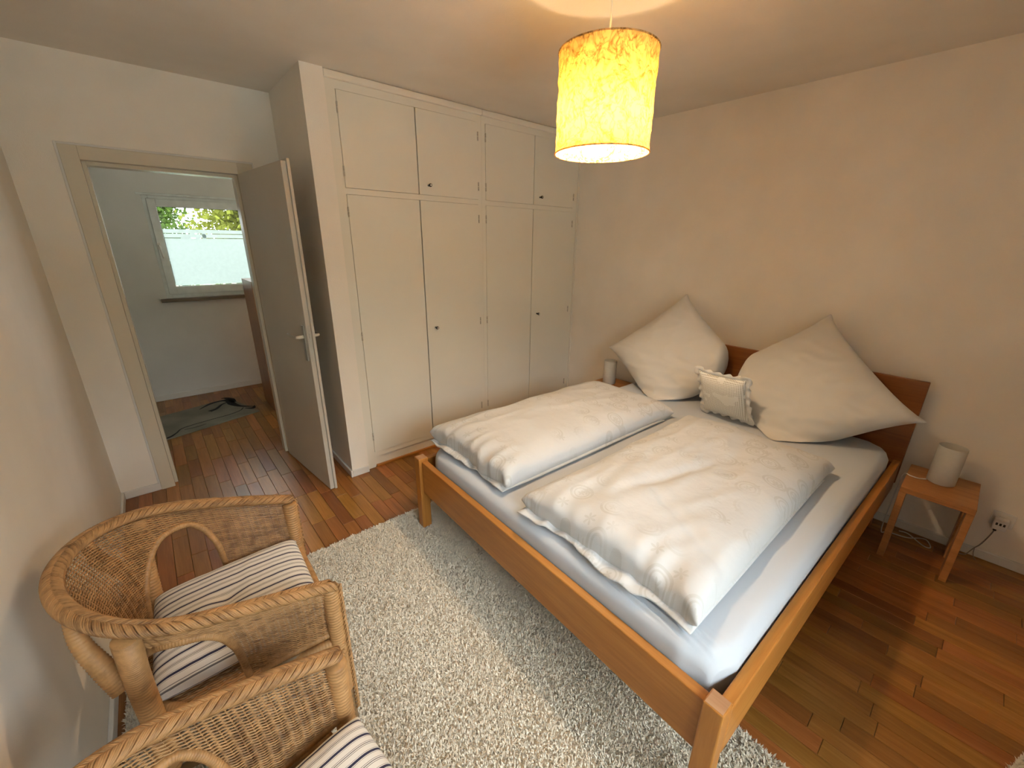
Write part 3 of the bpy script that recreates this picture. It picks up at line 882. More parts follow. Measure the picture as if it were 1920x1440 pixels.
def mattress():
    nxm, nym = 120, 96
    vs = []; fs = []
    r = 0.055

    def top(u, v):
        x = MX0 + (MX1 - MX0) * u; y = -MY + 2 * MY * v
        return x, y
    # outline rings: side profile from bottom to top then grid top
    us = np.concatenate([np.linspace(0, 0.075, 46)[:-1], np.linspace(0.075, 1, nxm - 44)]); vv = np.linspace(0, 1, nym + 1)
    hx_, hy_ = (MX1 - MX0) / 2, MY; cx = (MX0 + MX1) / 2
    z_b = MZ0
    idx = {}
    for i, u in enumerate(us):
        for j, v in enumerate(vv):
            x, y = top(u, v)
            dx = hx_ - abs(x - cx); dy = hy_ - abs(y)
            z = MZ1
            for d in (dx, dy):
                if d < r:
                    z -= (r - math.sqrt(max(0, r * r - (r - d) ** 2))) * 0.8
            # corner pull-in of the fitted sheet
            if dx < 0.12 and dy < 0.12:
                k = (1 - dx / 0.12) * (1 - dy / 0.12)
                x -= math.copysign(0.035 * k, x - cx); y -= math.copysign(0.035 * k, y); z -= 0.02 * k
            edge = min(dx, dy)
            z += 0.0035 * nz(x, y, 1.3, 3.0)
            if edge > 0.02:
                # pull wrinkles by the foot end near the window side
                q = math.exp(-((y + 0.56) / 0.17) ** 2) * math.exp(-((x - 0.075) / 0.045) ** 2)
                z += q * 0.0055 * math.sin((x - 0.10 * y + 0.012 * nz(x, y, 2, 6)) * 290)
                q = math.exp(-((y + 0.2) / 0.45) ** 2) * math.exp(-((x - 0.09) / 0.06) ** 2)
                z += q * 0.003 * nz(x * 5, y, 4, 8)
            idx[i, j] = len(vs); vs.append((x - CX, y, z))
    for i in range(nxm):
        for j in range(nym):
            fs.append((idx[i, j], idx[i + 1, j], idx[i + 1, j + 1], idx[i, j + 1]))
    ring = [(i, 0) for i in range(nxm)] + [(nxm, j) for j in range(nym)] + [(i, nym) for i in range(nxm, 0, -1)] + [(0, j) for j in range(nym, 0, -1)]
    prev = [idx[q] for q in ring]
    for step, zz in enumerate((0.46, 0.44, 0.40, 0.35, MZ0)):
        cur = []
        for q in ring:
            b_ = vs[idx[q]]
            out = 0.002 if step < 3 else 0.0
            wv = 0.0015 * nz(b_[0], b_[1], zz, 9)
            cur.append(len(vs)); vs.append((b_[0] + wv, b_[1] + wv, min(zz, b_[2] - 0.001 * (step + 1))))
        n = len(ring)
        for k in range(n):
            fs.append((prev[k], cur[k], cur[(k + 1) % n], prev[(k + 1) % n]))
        prev = cur
    fs.append(tuple(prev))
    o = pyd('mattress', vs, fs, M['sheet'], None, True)
    o.location = bed.location; o.rotation_euler = bed.rotation_euler
    return tag(o, 'mattress in a white fitted sheet lying in the wooden bed frame', 'mattress')


mattress()


def fold_wrinkle(V, amp, sc, seed, stretch=(1, 1), zc=None):
    out = V.copy()
    for i, (x, y, z) in enumerate(V):
        if zc is not None and z < zc:
            continue
        a = nz(x * stretch[0], y * stretch[1], seed, sc); b_ = nz(x * stretch[0], y * stretch[1], seed + 7, sc * 2.1)
        r_ = (1 - abs(a) * 2) * 0.6 + (1 - abs(b_) * 2) * 0.3
        out[i, 2] += amp * r_
    return out


def duvet(cx, cy, L, Wd, T, rz, label, seed, crease, lump):
    """folded duvet; local x along the bed, foot end at -x"""
    t = empty('folded_duvet', (cx, cy, MZ1 + 0.008), rz)
    V, F = bag(L, Wd, 76, 40, T, steps=110, p0=5e-4, grav=1.1e-4, floor_z=0.0, seed=seed, bend=0.05, noise_amp=0.01)
    wv = lambda sc, sd, a=1.0, b_=1.0: np.array([nz(x * a, y * b_, sd, sc) for x, y in V[:, :2]])
    lift = np.clip(V[:, 2] / 0.05, 0, 1)
    V[:, 2] += lift * (lump * wv(3.4, seed) + 0.5 * lump * wv(7.5, seed + 2) + 0.010)
    # soft drag folds across the cloth
    rdg = 1 - 2 * np.abs(wv(4.2, seed + 5, 0.7, 2.2))
    V[:, 2] += lift * (0.004 + 0.35 * lump) * np.clip(rdg, 0, 1) ** 3
    if crease:
        d = (V[:, 0] * 0.25 + (V[:, 1] + 0.02) * 0.97)
        V[:, 2] -= 0.022 * np.exp(-(d / 0.020) ** 2) * np.exp(-((V[:, 0] + 0.10) / 0.26) ** 2) * lift
        V[:, 2] -= 0.014 * np.exp(-((V[:, 0] + 0.30 - V[:, 1] * 0.5) / 0.025) ** 2) * lift * (V[:, 1] < 0)
    # gathered end towards the foot of the bed
    e = np.clip((-L * 0.5 + 0.24 - V[:, 0]) / 0.24, 0, 1)
    g = 1 - 2 * np.abs(wv(12.0, seed + 9, 0.2, 1.0))
    V[:, 2] += e * 0.024 * g * lift
    V[:, 0] += e * (0.022 * wv(5.0, seed + 3, 0.4, 1.0) + 0.008 * g)
    o = pyd('upper_fold', V, F, M['damask'], t, True); subsurf(o)
    V, F = bag(L * 0.98, Wd * 0.95, 60, 46, 0.022, steps=60, p0=3e-4, grav=1e-4, floor_z=0.0, seed=seed + 1, bend=0.04, noise_amp=0.008)
    e = np.clip((-L * 0.5 + 0.22 - V[:, 0]) / 0.2, 0, 1)
    V[:, 0] -= e * (0.028 + 0.030 * wv(4.0, seed + 4, 0.3, 1.0) + 0.010 * (1 - 2 * np.abs(wv(11, seed, 0.2, 1.0))))
    V[:, 2] += e * 0.016 * (1 - 2 * np.abs(wv(10, seed + 6, 0.25, 1.0)))
    V[:, 0] = V[:, 0] * 0.94 - 0.03
    V[:, 2] = np.maximum(V[:, 2], 0.0)
    o = pyd('lower_fold', V, F, M['damask'], t, True); subsurf(o)
    return tag(t, label, 'duvet', 'folded white duvets')


duvet(-1.405, -1.175, 1.42, 0.72, 0.088, R(-1.5), 'folded white damask duvet on the wardrobe side of the bed, the more thickly puffed one', 3, False, 0.010)
duvet(-1.455, -2.015, 1.40, 0.80, 0.082, R(-0.5), 'flatter, creased white damask duvet on the side of the bed near the camera', 11, True, 0.016)


def pillow(name, S, T, loc, lean, roll, yaw, label, cat, group, mat, floor_z, back_x, seed, n=44, sq=0.88, lim=None, p0=9e-4):
    """square pillow stood up against the headboard; local plane: u across, v up, thickness towards the room"""
    V, F = bag(S, S, n, n, T, steps=120, p0=p0, seed=seed, bend=0.05, noise_amp=0.006)
    u, v, th = V[:, 0].copy(), V[:, 1].copy(), V[:, 2].copy()
    c, s = math.cos(roll), math.sin(roll)
    y_ = (u * c - v * s) * 1.03; z_ = (u * s + v * c) * sq
    # gathers running in from the corners and a few slack folds
    wr = np.array([1 - 2 * abs(nz(a * 1.0, b_ * 2.4, seed, 6)) for a, b_ in zip(y_, z_)]); wr2 = np.array([nz(a, b_, seed + 4, 5) for a, b_ in zip(y_, z_)])
    th = th + np.sign(th) * np.clip(np.abs(th) / 0.03, 0, 1) * (0.011 * np.clip(wr, 0, 1) ** 3 + 0.012 * wr2)
    # weight of the filling settles to the lower half
    th = th * (1.0 - 0.25 * np.clip(z_ / (S * 0.7), -1, 1))
    # lean: top goes back to the headboard (+x)
    x = -th * math.cos(lean) + z_ * math.sin(lean)
    z = z_ * math.cos(lean) + th * math.sin(lean)
    X = x * math.cos(yaw) - y_ * math.sin(yaw); Y = x * math.sin(yaw) + y_ * math.cos(yaw)
    W = np.c_[X + loc[0], Y + loc[1], z + loc[2]]
    # rest on the mattress: what would sink in is pushed forward
    low = np.clip(floor_z + 0.03 - W[:, 2], 0, None)
    W[:, 0] -= low * 0.55
    W[:, 2] = np.where(W[:, 2] < floor_z + 0.03, floor_z + 0.03 * np.exp(-low / 0.05), W[:, 2])
    if back_x is not None:
        over = np.clip(W[:, 0] - back_x, 0, None)
        W[:, 0] = np.where(over > 0, back_x - 0.003 * np.exp(-over * 10), W[:, 0])
    if lim is not None:      # pressed against its neighbour
        sg, yl = lim
        ov = np.clip(sg * (W[:, 1] - yl), 0, None); W[:, 1] = np.where(ov > 0, yl + sg * 0.045 * (1 - np.exp(-ov / 0.06)), W[:, 1])
    org = np.array([loc[0], loc[1], floor_z])
    o = pyd(name, W - org, F, mat, None, True); o.location = org
    subsurf(o)
    return tag(o, label, cat, group)


PF = MZ1 + 0.004
pillow('bed_pillow', 0.80, 0.135, (-0.255, -1.235, 0.795), R(19), R(42), R(2), 'white square pillow standing on its corner on the wardrobe side of the headboard', 'pillow', 'big white pillows', M['linen'], PF, -0.085, 21, lim=(-1, -1.56))
pillow('bed_pillow', 0.80, 0.140, (-0.265, -2.080, 0.765), R(20), R(46), R(-2), 'white square pillow standing on its corner at the camera-side end of the headboard', 'pillow', 'big white pillows', M['linen'], PF, -0.085, 33, lim=(1, -1.775))

# small crocheted cushion
def lace_cushion():
    S = 0.315
    V, F = bag(S, S * 1.06, 26, 26, 0.05, steps=90, p0=5e-4, seed=5, bend=0.05, noise_amp=0.003)
    t = empty('lace_cushion', (-0.540, -1.752, PF + 0.014), R(-6))
    lean = R(24); roll = R(-2)
    base_z = 0.166
    # local object coordinates stay flat for the crochet pattern: mesh in its own plane, rotated as an object
    o = pyd('crochet_cover', V, F, M['lace'], t, True); subsurf(o)
    rot = Matrix(((0, math.sin(lean), -math.cos(lean)), (1, 0, 0), (0, math.cos(lean), math.sin(lean)))).to_4x4() @ Matrix.Rotation(roll, 4, 'Z')
    ml = Matrix.Translation((0, 0, base_z)) @ rot
    o.location = ml.to_translation(); o.rotation_euler = ml.to_euler()
    # ruffle round the border
    nn_ = 27; gi = np.arange(nn_ * nn_).reshape(nn_, nn_)
    ring = np.r_[gi[:-1, 0], gi[-1, :-1], gi[::-1, -1][:-1], gi[0, ::-1][:-1]]
    rp = V[ring]; m_ = len(ring); n = 260
    kk = np.linspace(0, m_, n, endpoint=False); i0 = kk.astype(int); f_ = (kk - i0)[:, None]
    rp = rp[i0 % m_] * (1 - f_) + rp[(i0 + 1) % m_] * f_
    tg = np.roll(rp, -3, 0) - np.roll(rp, 3, 0); on = np.c_[tg[:, 1], -tg[:, 0], np.zeros(n)]; on /= np.linalg.norm(on, axis=1)[:, None]
    vs = []; fs = []
    for k in range(n):
        w_ = 0.009 * math.sin(k * 2 * math.pi / 13) + 0.012 * nz(k * 0.11, 0, 2)
        for r_, zz in ((-0.004, 0.0), (0.012, 0.35), (0.027, 1.0)):
            q_ = rp[k] + on[k] * r_
            vs.append((q_[0], q_[1], q_[2] + zz * w_))
    for k in range(n):
        k2 = (k + 1) % n
        for j in range(2):
            fs.append((k * 3 + j, k * 3 + j + 1, k2 * 3 + j + 1, k2 * 3 + j))
    r = pyd('ruffle', vs, fs, M['linen'], t, True); r.location = ml.to_translation(); r.rotation_euler = ml.to_euler()
    sd = r.modifiers.new('cloth', 'SOLIDIFY'); sd.thickness = 0.0025
    return tag(t, 'small cream crocheted cushion with a ruffled edge between the two big pillows', 'cushion')


lace_cushion()


# ================================================================== wicker chairs
CH = dict(wf=0.271, wm=0.291, d=0.569, a=0.318, zf=0.62, zb=0.79, pw=0.92)


def plan(tt, wf, wm, d, a):
    s = abs(tt); sg = 1 if tt >= 0 else -1
    if s > 0.55:
        k = (1 - s) / 0.45; x = -a * k; w_ = wf + (wm - wf) * math.sin(k * math.pi / 2)
    else:
        ph = (s / 0.55) * math.pi / 2; x = -a - (d - a) * math.cos(ph); w_ = wm * math.sin(ph)
    return x, sg * w_


def make_chair():
    root = empty('wicker_armchair', (0, 0, 0))
    OX = 0.285
    # arc-length parameterised rim
    tt = np.linspace(-1, 1, 1601)
    rim = []; bot = []
    for t_ in tt:
        x, y = plan(t_, CH['wf'], CH['wm'], CH['d'], CH['a'])
        q = min(1, max(0, -x / CH['d']))
        rim.append((x + OX, y, CH['zf'] + (CH['zb'] - CH['zf']) * q ** CH['pw']))
        xb, yb = plan(t_, 0.258, 0.252, 0.487, 0.29)
        bot.append((xb + OX, yb, 0.445))
    rim = np.array(rim); bot = np.array(bot)
    sl = np.r_[0, np.cumsum(np.linalg.norm(np.diff(rim, axis=0), axis=1))]; TL = sl[-1]

    def at(arr, s):
        return np.stack([np.interp(s, sl, arr[:, k]) for k in range(3)], -1)
    # shell: s along rim, depth h down from the rim
    lenS = np.linalg.norm(rim - bot, axis=1)

    def shell(s, v):
        r_ = at(rim, s); b_ = at(bot, s)
        v = np.asarray(v)[..., None]
        p = r_ * (1 - v) + b_ * v
        # slight belly so the flare is curved
        out = r_ - b_; out = out * np.array([1, 1, 0.0])
        return p - out * (0.35 * np.sin(np.pi * v))

    def inside(p):
        x = p[..., 0] - OX; z = p[..., 2]
        return ((np.abs(x + 0.352) / 0.108) ** 2.6 + (np.clip(z - 0.40, 0, None) / 0.262) ** 2.6 < 1) & (np.abs(p[..., 1]) > 0.1)

    def nrm(s):
        T = at(rim, s + 0.004) - at(rim, s - 0.004); n_ = np.stack([T[..., 1], -T[..., 0], 0 * T[..., 0]], -1)
        return n_ / (np.linalg.norm(n_, axis=-1)[..., None] + 1e-9)
    nsp = 60; s_sp = np.linspace(0.012, TL - 0.012, nsp)
    # horizontal strands
    paths = []
    pitch = 0.0036
    sam = np.linspace(0.006, TL - 0.006, nsp * 5)
    usp = np.interp(sam, s_sp, np.arange(nsp))
    lens = np.interp(sam, sl, lenS)
    nn = nrm(sam)
    rows = int(0.44 / pitch)
    for r_ in range(2, rows):
        hgt = r_ * pitch + 0.010
        v = hgt / lens
        p = shell(sam, np.clip(v, 0, 1))
        off = 0.0030 * np.cos(np.pi * (usp + r_))
        p = p + nn * off[:, None]
        ok = (v < 1.0) & ~inside(p)
        k = 0
        while k < len(sam):
            if ok[k]:
                j = k
                while j + 1 < len(sam) and ok[j + 1]:
                    j += 1
                if j - k > 1:
                    paths.append((p[k:j + 1], 0.0021))
                k = j + 1
            else:
                k += 1
    tag(tubes('woven_shell', paths, M['wicker'], root, 4), kind='stuff')
    # stakes
    paths = []
    for s in s_sp:
        vv = np.linspace(0, 1, 30); p = shell(np.full(30, s), vv); ok = ~inside(p)
        k = 0
        while k < 30:
            if ok[k]:
                j = k
                while j + 1 < 30 and ok[j + 1]:
                    j += 1
                if j > k:
                    paths.append((p[k:j + 1], 0.0017))
                k = j + 1
            else:
                k += 1
    tag(tubes('stakes', paths, M['wicker'], root, 5), kind='stuff')
    # braided rim
    step = 0.0205; nb = int(TL / step); paths = []
    RC = 0.0160

    def frame(s):
        s = np.clip(s, 0, TL); c = at(rim, s); T = at(rim, np.clip(s + 0.01, 0, TL)) - at(rim, np.clip(s - 0.01, 0, TL)); T /= np.linalg.norm(T, axis=-1)[..., None]
        O = np.stack([T[..., 1], -T[..., 0], 0 * T[..., 0]], -1); O /= np.linalg.norm(O, axis=-1)[..., None]
        U = np.cross(O, T); U *= np.sign(U[..., 2:3])
        return c, T, O, U
    q = np.linspace(0, 1, 8)
    for k in range(-1, nb):
        for side in (1, -1):
            for f in range(4):
                s = (k + 0.5 * (side < 0)) * step + q * step * 2.4 + f * 0.0044
                if s[0] < -0.02 or s[-1] > TL + 0.03:
                    continue
                ph = side * (R(125) - q * R(150)) + R(90)      # from below one flank, over the crest
                c, T, O, U = frame(s)
                rr = RC - 0.0015 + 0.0075 * np.sin(np.pi * np.clip(q * 1.02, 0, 1)) - 0.003 * q
                p = c + rr[:, None] * (np.cos(ph)[:, None] * O + np.sin(ph)[:, None] * U)
                paths.append((p, 0.0026))
    br = tubes('braided_rim', paths, M['wicker'], root, 5)
    tag(br, kind='stuff')
    c, T, O, U = frame(np.linspace(0, TL, 120))
    tubes('rim_core', [(c, RC - 0.0025)], M['wickdark'], root, 10)

    def wrapped(ctrl, r0, r1=None, n=None, sides=12, pit=0.0085):
        pth = smooth_path(ctrl, 200); L = np.linalg.norm(np.diff(pth, axis=0), axis=1).sum()
        m_ = max(12, int(L / pit) * 5); pth = smooth_path(ctrl, m_)
        ph = np.linspace(0, L / pit, m_) * np.pi
        rr = np.linspace(r0, r1 or r0, m_) * (1 + 0.11 * np.abs(np.sin(ph)))
        return (pth, rr)
    # front legs: wrapped down to below the seat, bare bamboo beneath
    for s in (1, -1):
        x = -0.012 + OX
        lg = tubes('front_leg', [wrapped([(x, s * 0.262, 0.615), (x, s * 0.262, 0.45), (x + 0.002, s * 0.262, 0.30), (x + 0.004, s * 0.260, 0.20)], 0.023, 0.020)], M['wrap'], root, 14)
        tubes('bamboo_foot', [(np.array([(x + 0.004, s * 0.260, 0.205), (x + 0.006, s * 0.259, 0.10), (x + 0.008, s * 0.258, 0.0)]), 0.0165)], M['bamboo'], lg, 12)
        # plaited cord down the front of the leg
        zz = np.linspace(0.622, 0.10, 90); an = np.linspace(0, 30 * np.pi, 90)
        cord = []
        for ph in (0, np.pi):
            cord.append((np.c_[x + 0.024 + 0.0042 * np.cos(an + ph), s * (0.274 + 0.0042 * np.sin(an + ph)), zz], 0.0036))
        tubes('leg_cord', cord, M['wicker'], lg, 6)
        # rear legs and flared back posts
        rl = tubes('rear_leg', [wrapped([(-0.436 + OX, s * 0.268, 0.738), (-0.440 + OX, s * 0.260, 0.68), (-0.446 + OX, s * 0.246, 0.58), (-0.450 + OX, s * 0.226, 0.42), (-0.452 + OX, s * 0.216, 0.24)], 0.024, 0.022)], M['wrap'], root, 14)
        tubes('bamboo_foot', [(np.array([(-0.452 + OX, s * 0.216, 0.25), (-0.47 + OX, s * 0.214, 0.12), (-0.495 + OX, s * 0.212, 0.0)]), np.array([0.018, 0.018, 0.017]))], M['bamboo'], rl, 12)
        tubes('back_post', [wrapped([(-0.532 + OX, s * 0.150, 0.772), (-0.527 + OX, s * 0.172, 0.70), (-0.502 + OX, s * 0.200, 0.63), (-0.476 + OX, s * 0.222, 0.57)], 0.013, 0.025)], M['wrap'], root, 14)
        # wrapped border of the side arch
        g_s = np.linspace(0.0, TL, 700); g_v = np.linspace(0, 1, 140)
        SS, VV = np.meshgrid(g_s, g_v, indexing='ij'); GP = shell(SS.ravel(), VV.ravel())
        GP = GP[(GP[:, 1] * s > 0.1)]
        ctrl = []
        for a in np.linspace(0.04, np.pi - 0.04, 15):
            ca, sa_ = math.cos(a), math.sin(a)
            xx = -0.352 + 0.108 * math.copysign(abs(ca) ** (2 / 2.6), ca) + OX; zz_ = 0.40 + 0.262 * abs(sa_) ** (2 / 2.6)
            zz_ = max(zz_, 0.44)
            k = np.argmin((GP[:, 0] - xx) ** 2 + (GP[:, 2] - zz_) ** 2); ctrl.append(GP[k])
        tubes('arch_border', [wrapped(ctrl, 0.0095, pit=0.007)], M['wrap'], root, 8)
        # wrapped lower edge of the arm panel
        lo = at(bot, (np.linspace(0.01, 0.25, 14) if s < 0 else TL - np.linspace(0.01, 0.25, 14)))
        tubes('panel_edge', [wrapped(lo - np.array([0, 0, 0.004]), 0.009, pit=0.007)], M['wrap'], root, 8)
        # bent bracket between seat rail and front leg, and lower side stretcher
        tubes('bow_brace', [(smooth_path([(-0.19 + OX, s * 0.245, 0.405), (-0.15 + OX, s * 0.246, 0.415), (-0.09 + OX, s * 0.248, 0.395), (-0.04 + OX, s * 0.252, 0.335), (-0.02 + OX, s * 0.255, 0.27)], 24), 0.011)], M['bamboo'], root, 10)
        tubes('side_stretcher', [(np.array([(-0.01 + OX, s * 0.25, 0.20), (-0.45 + OX, s * 0.205, 0.20)]), 0.011)], M['bamboo'], root, 10)
    tubes('front_rail', [wrapped([(-0.012 + OX, -0.255, 0.405), (-0.008 + OX, 0, 0.408), (-0.012 + OX, 0.255, 0.405)], 0.014)], M['wrap'], root, 10)
    tubes('front_stretcher', [(np.array([(-0.008 + OX, -0.255, 0.23), (-0.008 + OX, 0.255, 0.23)]), 0.012)], M['bamboo'], root, 10)
    tubes('rear_stretcher', [(np.array([(-0.45 + OX, -0.205, 0.26), (-0.45 + OX, 0.205, 0.26)]), 0.012)], M['bamboo'], root, 10)
    # seat: woven panel in a wrapped ring
    cb = at(bot, np.linspace(0, TL, 80)); ring = cb.copy(); ring[:, 2] = 0.405
    tubes('seat_rail', [wrapped(ring[::4], 0.013)], M['wrap'], root, 10)
    paths = []
    for y in np.arange(-0.236, 0.237, 0.008):
        # back limit of the seat at this y
        side = cb[np.abs(cb[:, 1] - y) < 0.02]
        xb = side[:, 0].min() if len(side) else -0.42 + OX
        xb = max(xb, -0.485 + OX)
        xs = np.linspace(xb, -0.012 + OX, 24)
        paths.append((np.c_[xs, np.full(24, y), 0.405 + 0.002 * np.cos(np.arange(24) * np.pi + round(y / 0.008) * np.pi)], 0.0038))
    tag(tubes('woven_seat', paths, M['wicker'], root, 5), kind='stuff')
    return root


def copy_tree(o, parent=None):
    c = o.copy(); COL.objects.link(c)
    if parent is not None:
        c.parent = parent; c.matrix_parent_inverse = o.matrix_parent_inverse.copy()
    for ch in list(o.children):
        copy_tree(ch, c)
    return c


chair = make_chair()
chair2 = copy_tree(chair)


def seat(o, x, y, th, label):
    o.location = (x - 0.285 * math.cos(th), y - 0.285 * math.sin(th), 0.0); o.rotation_euler = (0, 0, th)
    tag(o, label, 'armchair', 'wicker armchairs')


RUGZ = 0.012
seat(chair, -2.879, -1.377, -0.035, 'wicker armchair nearer the doorway, its striped cushion showing through the arm')
seat(chair2, -2.924, -2.145, 0.120, 'wicker armchair in the foreground, cut off by the bottom of the photo')
for c in (chair, chair2):
    c.location.z = RUGZ


def seat_cushion(x, y, th, z, label, seed, tilt=0.0):
    V, F = bag(0.475, 0.455, 44, 44, 0.052, steps=110, p0=5e-4, seed=seed, bend=0.06, round_=0.06, noise_amp=0.006)
    V = fold_wrinkle(V, 0.004, 7, seed, (1.6, 0.8), 0.01)
    # tuft dimple
    d = np.hypot(V[:, 0] + 0.02, V[:, 1] - 0.0)
    V[:, 2] -= np.sign(V[:, 2]) * 0.016 * np.exp(-(d / 0.035) ** 2)
    V[:, 2] = np.maximum(V[:, 2], -0.036)
    o = pyd('seat_cushion', V, F, M['stripes'], None, True); subsurf(o)
    o.location = (x - 0.225 * math.cos(th), y - 0.225 * math.sin(th), z); o.rotation_euler = (0, tilt, th)
    # piping along the sewn border
    return tag(o, label, 'cushion', 'striped seat cushions')


seat_cushion(-2.888, -1.357, -0.035, 0.468, 'white cushion with navy and taupe stripes in the wicker armchair nearer the doorway', 2, R(-3))
seat_cushion(-2.915, -2.140, 0.120, 0.468, 'white cushion with navy stripes in the foreground wicker armchair, cut by the frame', 8, R(-3))

# ================================================================== shaggy rug
def shag(name, x0, x1, y0, y1, zb, rz, n, label, hl=0.017, seed=1):
    cx, cy = (x0 + x1) / 2, (y0 + y1) / 2
    t = empty(name, (cx, cy, 0), rz)
    hw, hh = (x1 - x0) / 2, (y1 - y0) / 2
    bm = bmesh.new(); bm_box(bm, -hw, hw, -hh, hh, 0.0005, zb, 0.003)
    bm_obj('rug_backing', bm, M['backing'], t)
    rs = np.random.RandomState(seed)
    px = rs.uniform(-hw, hw, n); py = rs.uniform(-hh, hh, n)
    # clumped lean directions
    an = np.array([nz(a, b_, 3.1, 95) for a, b_ in zip(px, py)]) * 5 + rs.uniform(-2.0, 2.0, n)
    ln = hl * rs.uniform(0.6, 1.1, n) * (1.0 + 0.35 * np.array([nz(a, b_, 8.0, 130) for a, b_ in zip(px, py)])); le = rs.uniform(0.35, 0.9, n)
    dx, dy = np.cos(an) * ln * le, np.sin(an) * ln * le
    hz = ln * 0.70
    wd = 0.0021 * rs.uniform(0.7, 1.3, n)
    ax, ay = -np.sin(an) * wd, np.cos(an) * wd
    B0 = np.c_[px - ax, py - ay, np.full(n, zb - 0.002)]; B1 = np.c_[px + ax, py + ay, np.full(n, zb - 0.002)]
    M0 = np.c_[px + dx * 0.35 - ax, py + dy * 0.35 - ay, zb + hz * 0.7]; M1 = np.c_[px + dx * 0.35 + ax, py + dy * 0.35 + ay, zb + hz * 0.7]
    TP = np.c_[px + dx, py + dy, zb + hz]
    V = np.stack([B0, B1, M0, M1, TP], 1).reshape(-1, 3)
    i = np.arange(n) * 5
    me = bpy.data.meshes.new('pile')
    q = np.stack([i, i + 1, i + 3, i + 2], 1); tr_ = np.stack([i + 2, i + 3, i + 4], 1)
    loops = np.concatenate([np.c_[q, tr_]], 1).reshape(-1)
    me.vertices.add(len(V)); me.vertices.foreach_set('co', V.ravel())
    me.loops.add(len(loops)); me.loops.foreach_set('vertex_index', loops.astype(np.int32))
    ls = np.stack([np.arange(n) * 7, np.arange(n) * 7 + 4], 1).ravel()
    me.polygons.add(2 * n); me.polygons.foreach_set('loop_start', ls.astype(np.int32))
    me.update(calc_edges=True); me.validate()
    p = link('pile', me, M['pile'], t); tag(p, kind='stuff')
    tag(t, label, 'rug')
    return t


shag('shaggy_rug', -3.500, -1.885, -2.95, -0.668, RUGZ, R(-0.6), 260000, 'cream shaggy rug lying under the foot of the bed and the wicker chairs')
shag('bedside_rug', -1.235 - 0.4, -1.235 + 0.4, -3.290 - 0.13, -3.290 + 0.13, 0.010, R(-18.7), 16000, 'beige rug of which only a corner shows at the lower right edge', 0.014, 4)

# ================================================================== nightstands and bedside lamps
def nightstand(x0, x1, y0, y1, zt, label):
    t = empty('nightstand', ((x0 + x1) / 2, (y0 + y1) / 2, 0)); ox, oy = (x0 + x1) / 2, (y0 + y1) / 2

    def B(n, *b, bev=0.002):
        return box(n, b[0] - ox, b[1] - ox, b[2] - oy, b[3] - oy, b[4], b[5], M['night'], t, bev)
    B('table_top', x0, x1, y0, y1, zt - 0.030, zt)
    B('side_panel', x0, x0 + 0.11, y0, y0 + 0.028, 0.0005, zt - 0.0302)
    B('side_panel', x0, x0 + 0.11, y1 - 0.028, y1, 0.0005, zt - 0.0302)
    B('side_panel', x1 - 0.11, x1, y0, y0 + 0.028, 0.0005, zt - 0.0302)
    B('back_rail', x1 - 0.03, x1 - 0.005, y0 + 0.0282, y1 - 0.0282, zt - 0.085, zt - 0.0302)
    return tag(t, label, 'nightstand', 'bedside tables')


nightstand(-0.398, -0.045, -2.902, -2.632, 0.428, 'small oak nightstand on the camera side of the bed, by the wall socket')
nightstand(-0.398, -0.045, -0.800, -0.530, 0.428, 'oak nightstand beyond the bed in the wardrobe corner, almost hidden by the duvet')


def table_lamp(x, y, zt, label):
    t = empty('bedside_lamp', (x, y, zt))
    lathe('lamp_shade', [(0.0548, 0.004), (0.0553, 0.10), (0.0548, 0.205), (0.053, 0.2065), (0.0515, 0.205), (0.052, 0.10), (0.0515, 0.006), (0.0535, 0.003)], M['frost'], t, 40, closed=True)
    lathe('lamp_base', [(0.0, 0.0005), (0.049, 0.0005), (0.050, 0.010), (0.046, 0.014), (0.018, 0.016), (0.016, 0.05), (0.0, 0.05)], M['white'], t, 28)
    lathe('bulb', [(0.0, 0.05), (0.012, 0.052), (0.02, 0.08), (0.022, 0.10), (0.014, 0.118), (0.0, 0.122)], M['white'], t, 20)
    return tag(t, label, 'table lamp', 'bedside lamps')


table_lamp(-0.185, -2.760, 0.428, 'unlit white cylinder lamp on the nightstand by the wall socket')
table_lamp(-0.205, -0.655, 0.428, 'unlit white cylinder lamp in the wardrobe corner behind the far pillow')

# lamp cord of the near lamp, over the table edge
tag(tubes('lamp_cord', [(smooth_path([(-0.215, -2.708, 0.433), (-0.235, -2.68, 0.433), (-0.235, -2.648, 0.434), (-0.22, -2.626, 0.431), (-0.21, -2.616, 0.38), (-0.20, -2.612, 0.2), (-0.18, -2.612, 0.03), (-0.12, -2.64, 0.006), (-0.10, -2.72, 0.005), (-0.05, -2.77, 0.005), (-0.045, -2.80, 0.005), (-0.11, -2.82, 0.005), (-0.12, -2.79, 0.005), (-0.05, -2.72, 0.005), (-0.055, -2.68, 0.005)], 140), 0.003)], M['cable'], None, 8),
    'white lamp cord running off the nightstand and curled on the floor below', 'cord')

# wall sockets
def wall_socket(y, z, label):
    t = empty('wall_socket', (0, y, z))
    box('cover_plate', -0.009, -0.0002, -0.041, 0.041, -0.041, 0.041, M['white'], t, 0.003)
    k = lathe('socket_well', [(0.0, 0.0), (0.019, 0.0), (0.021, 0.003), (0.019, 0.003), (0.018, 0.001)], M['white'], t, 24); k.rotation_euler = (0, R(-90), 0); k.location = (-0.009, 0, 0)
    return tag(t, label, 'socket')


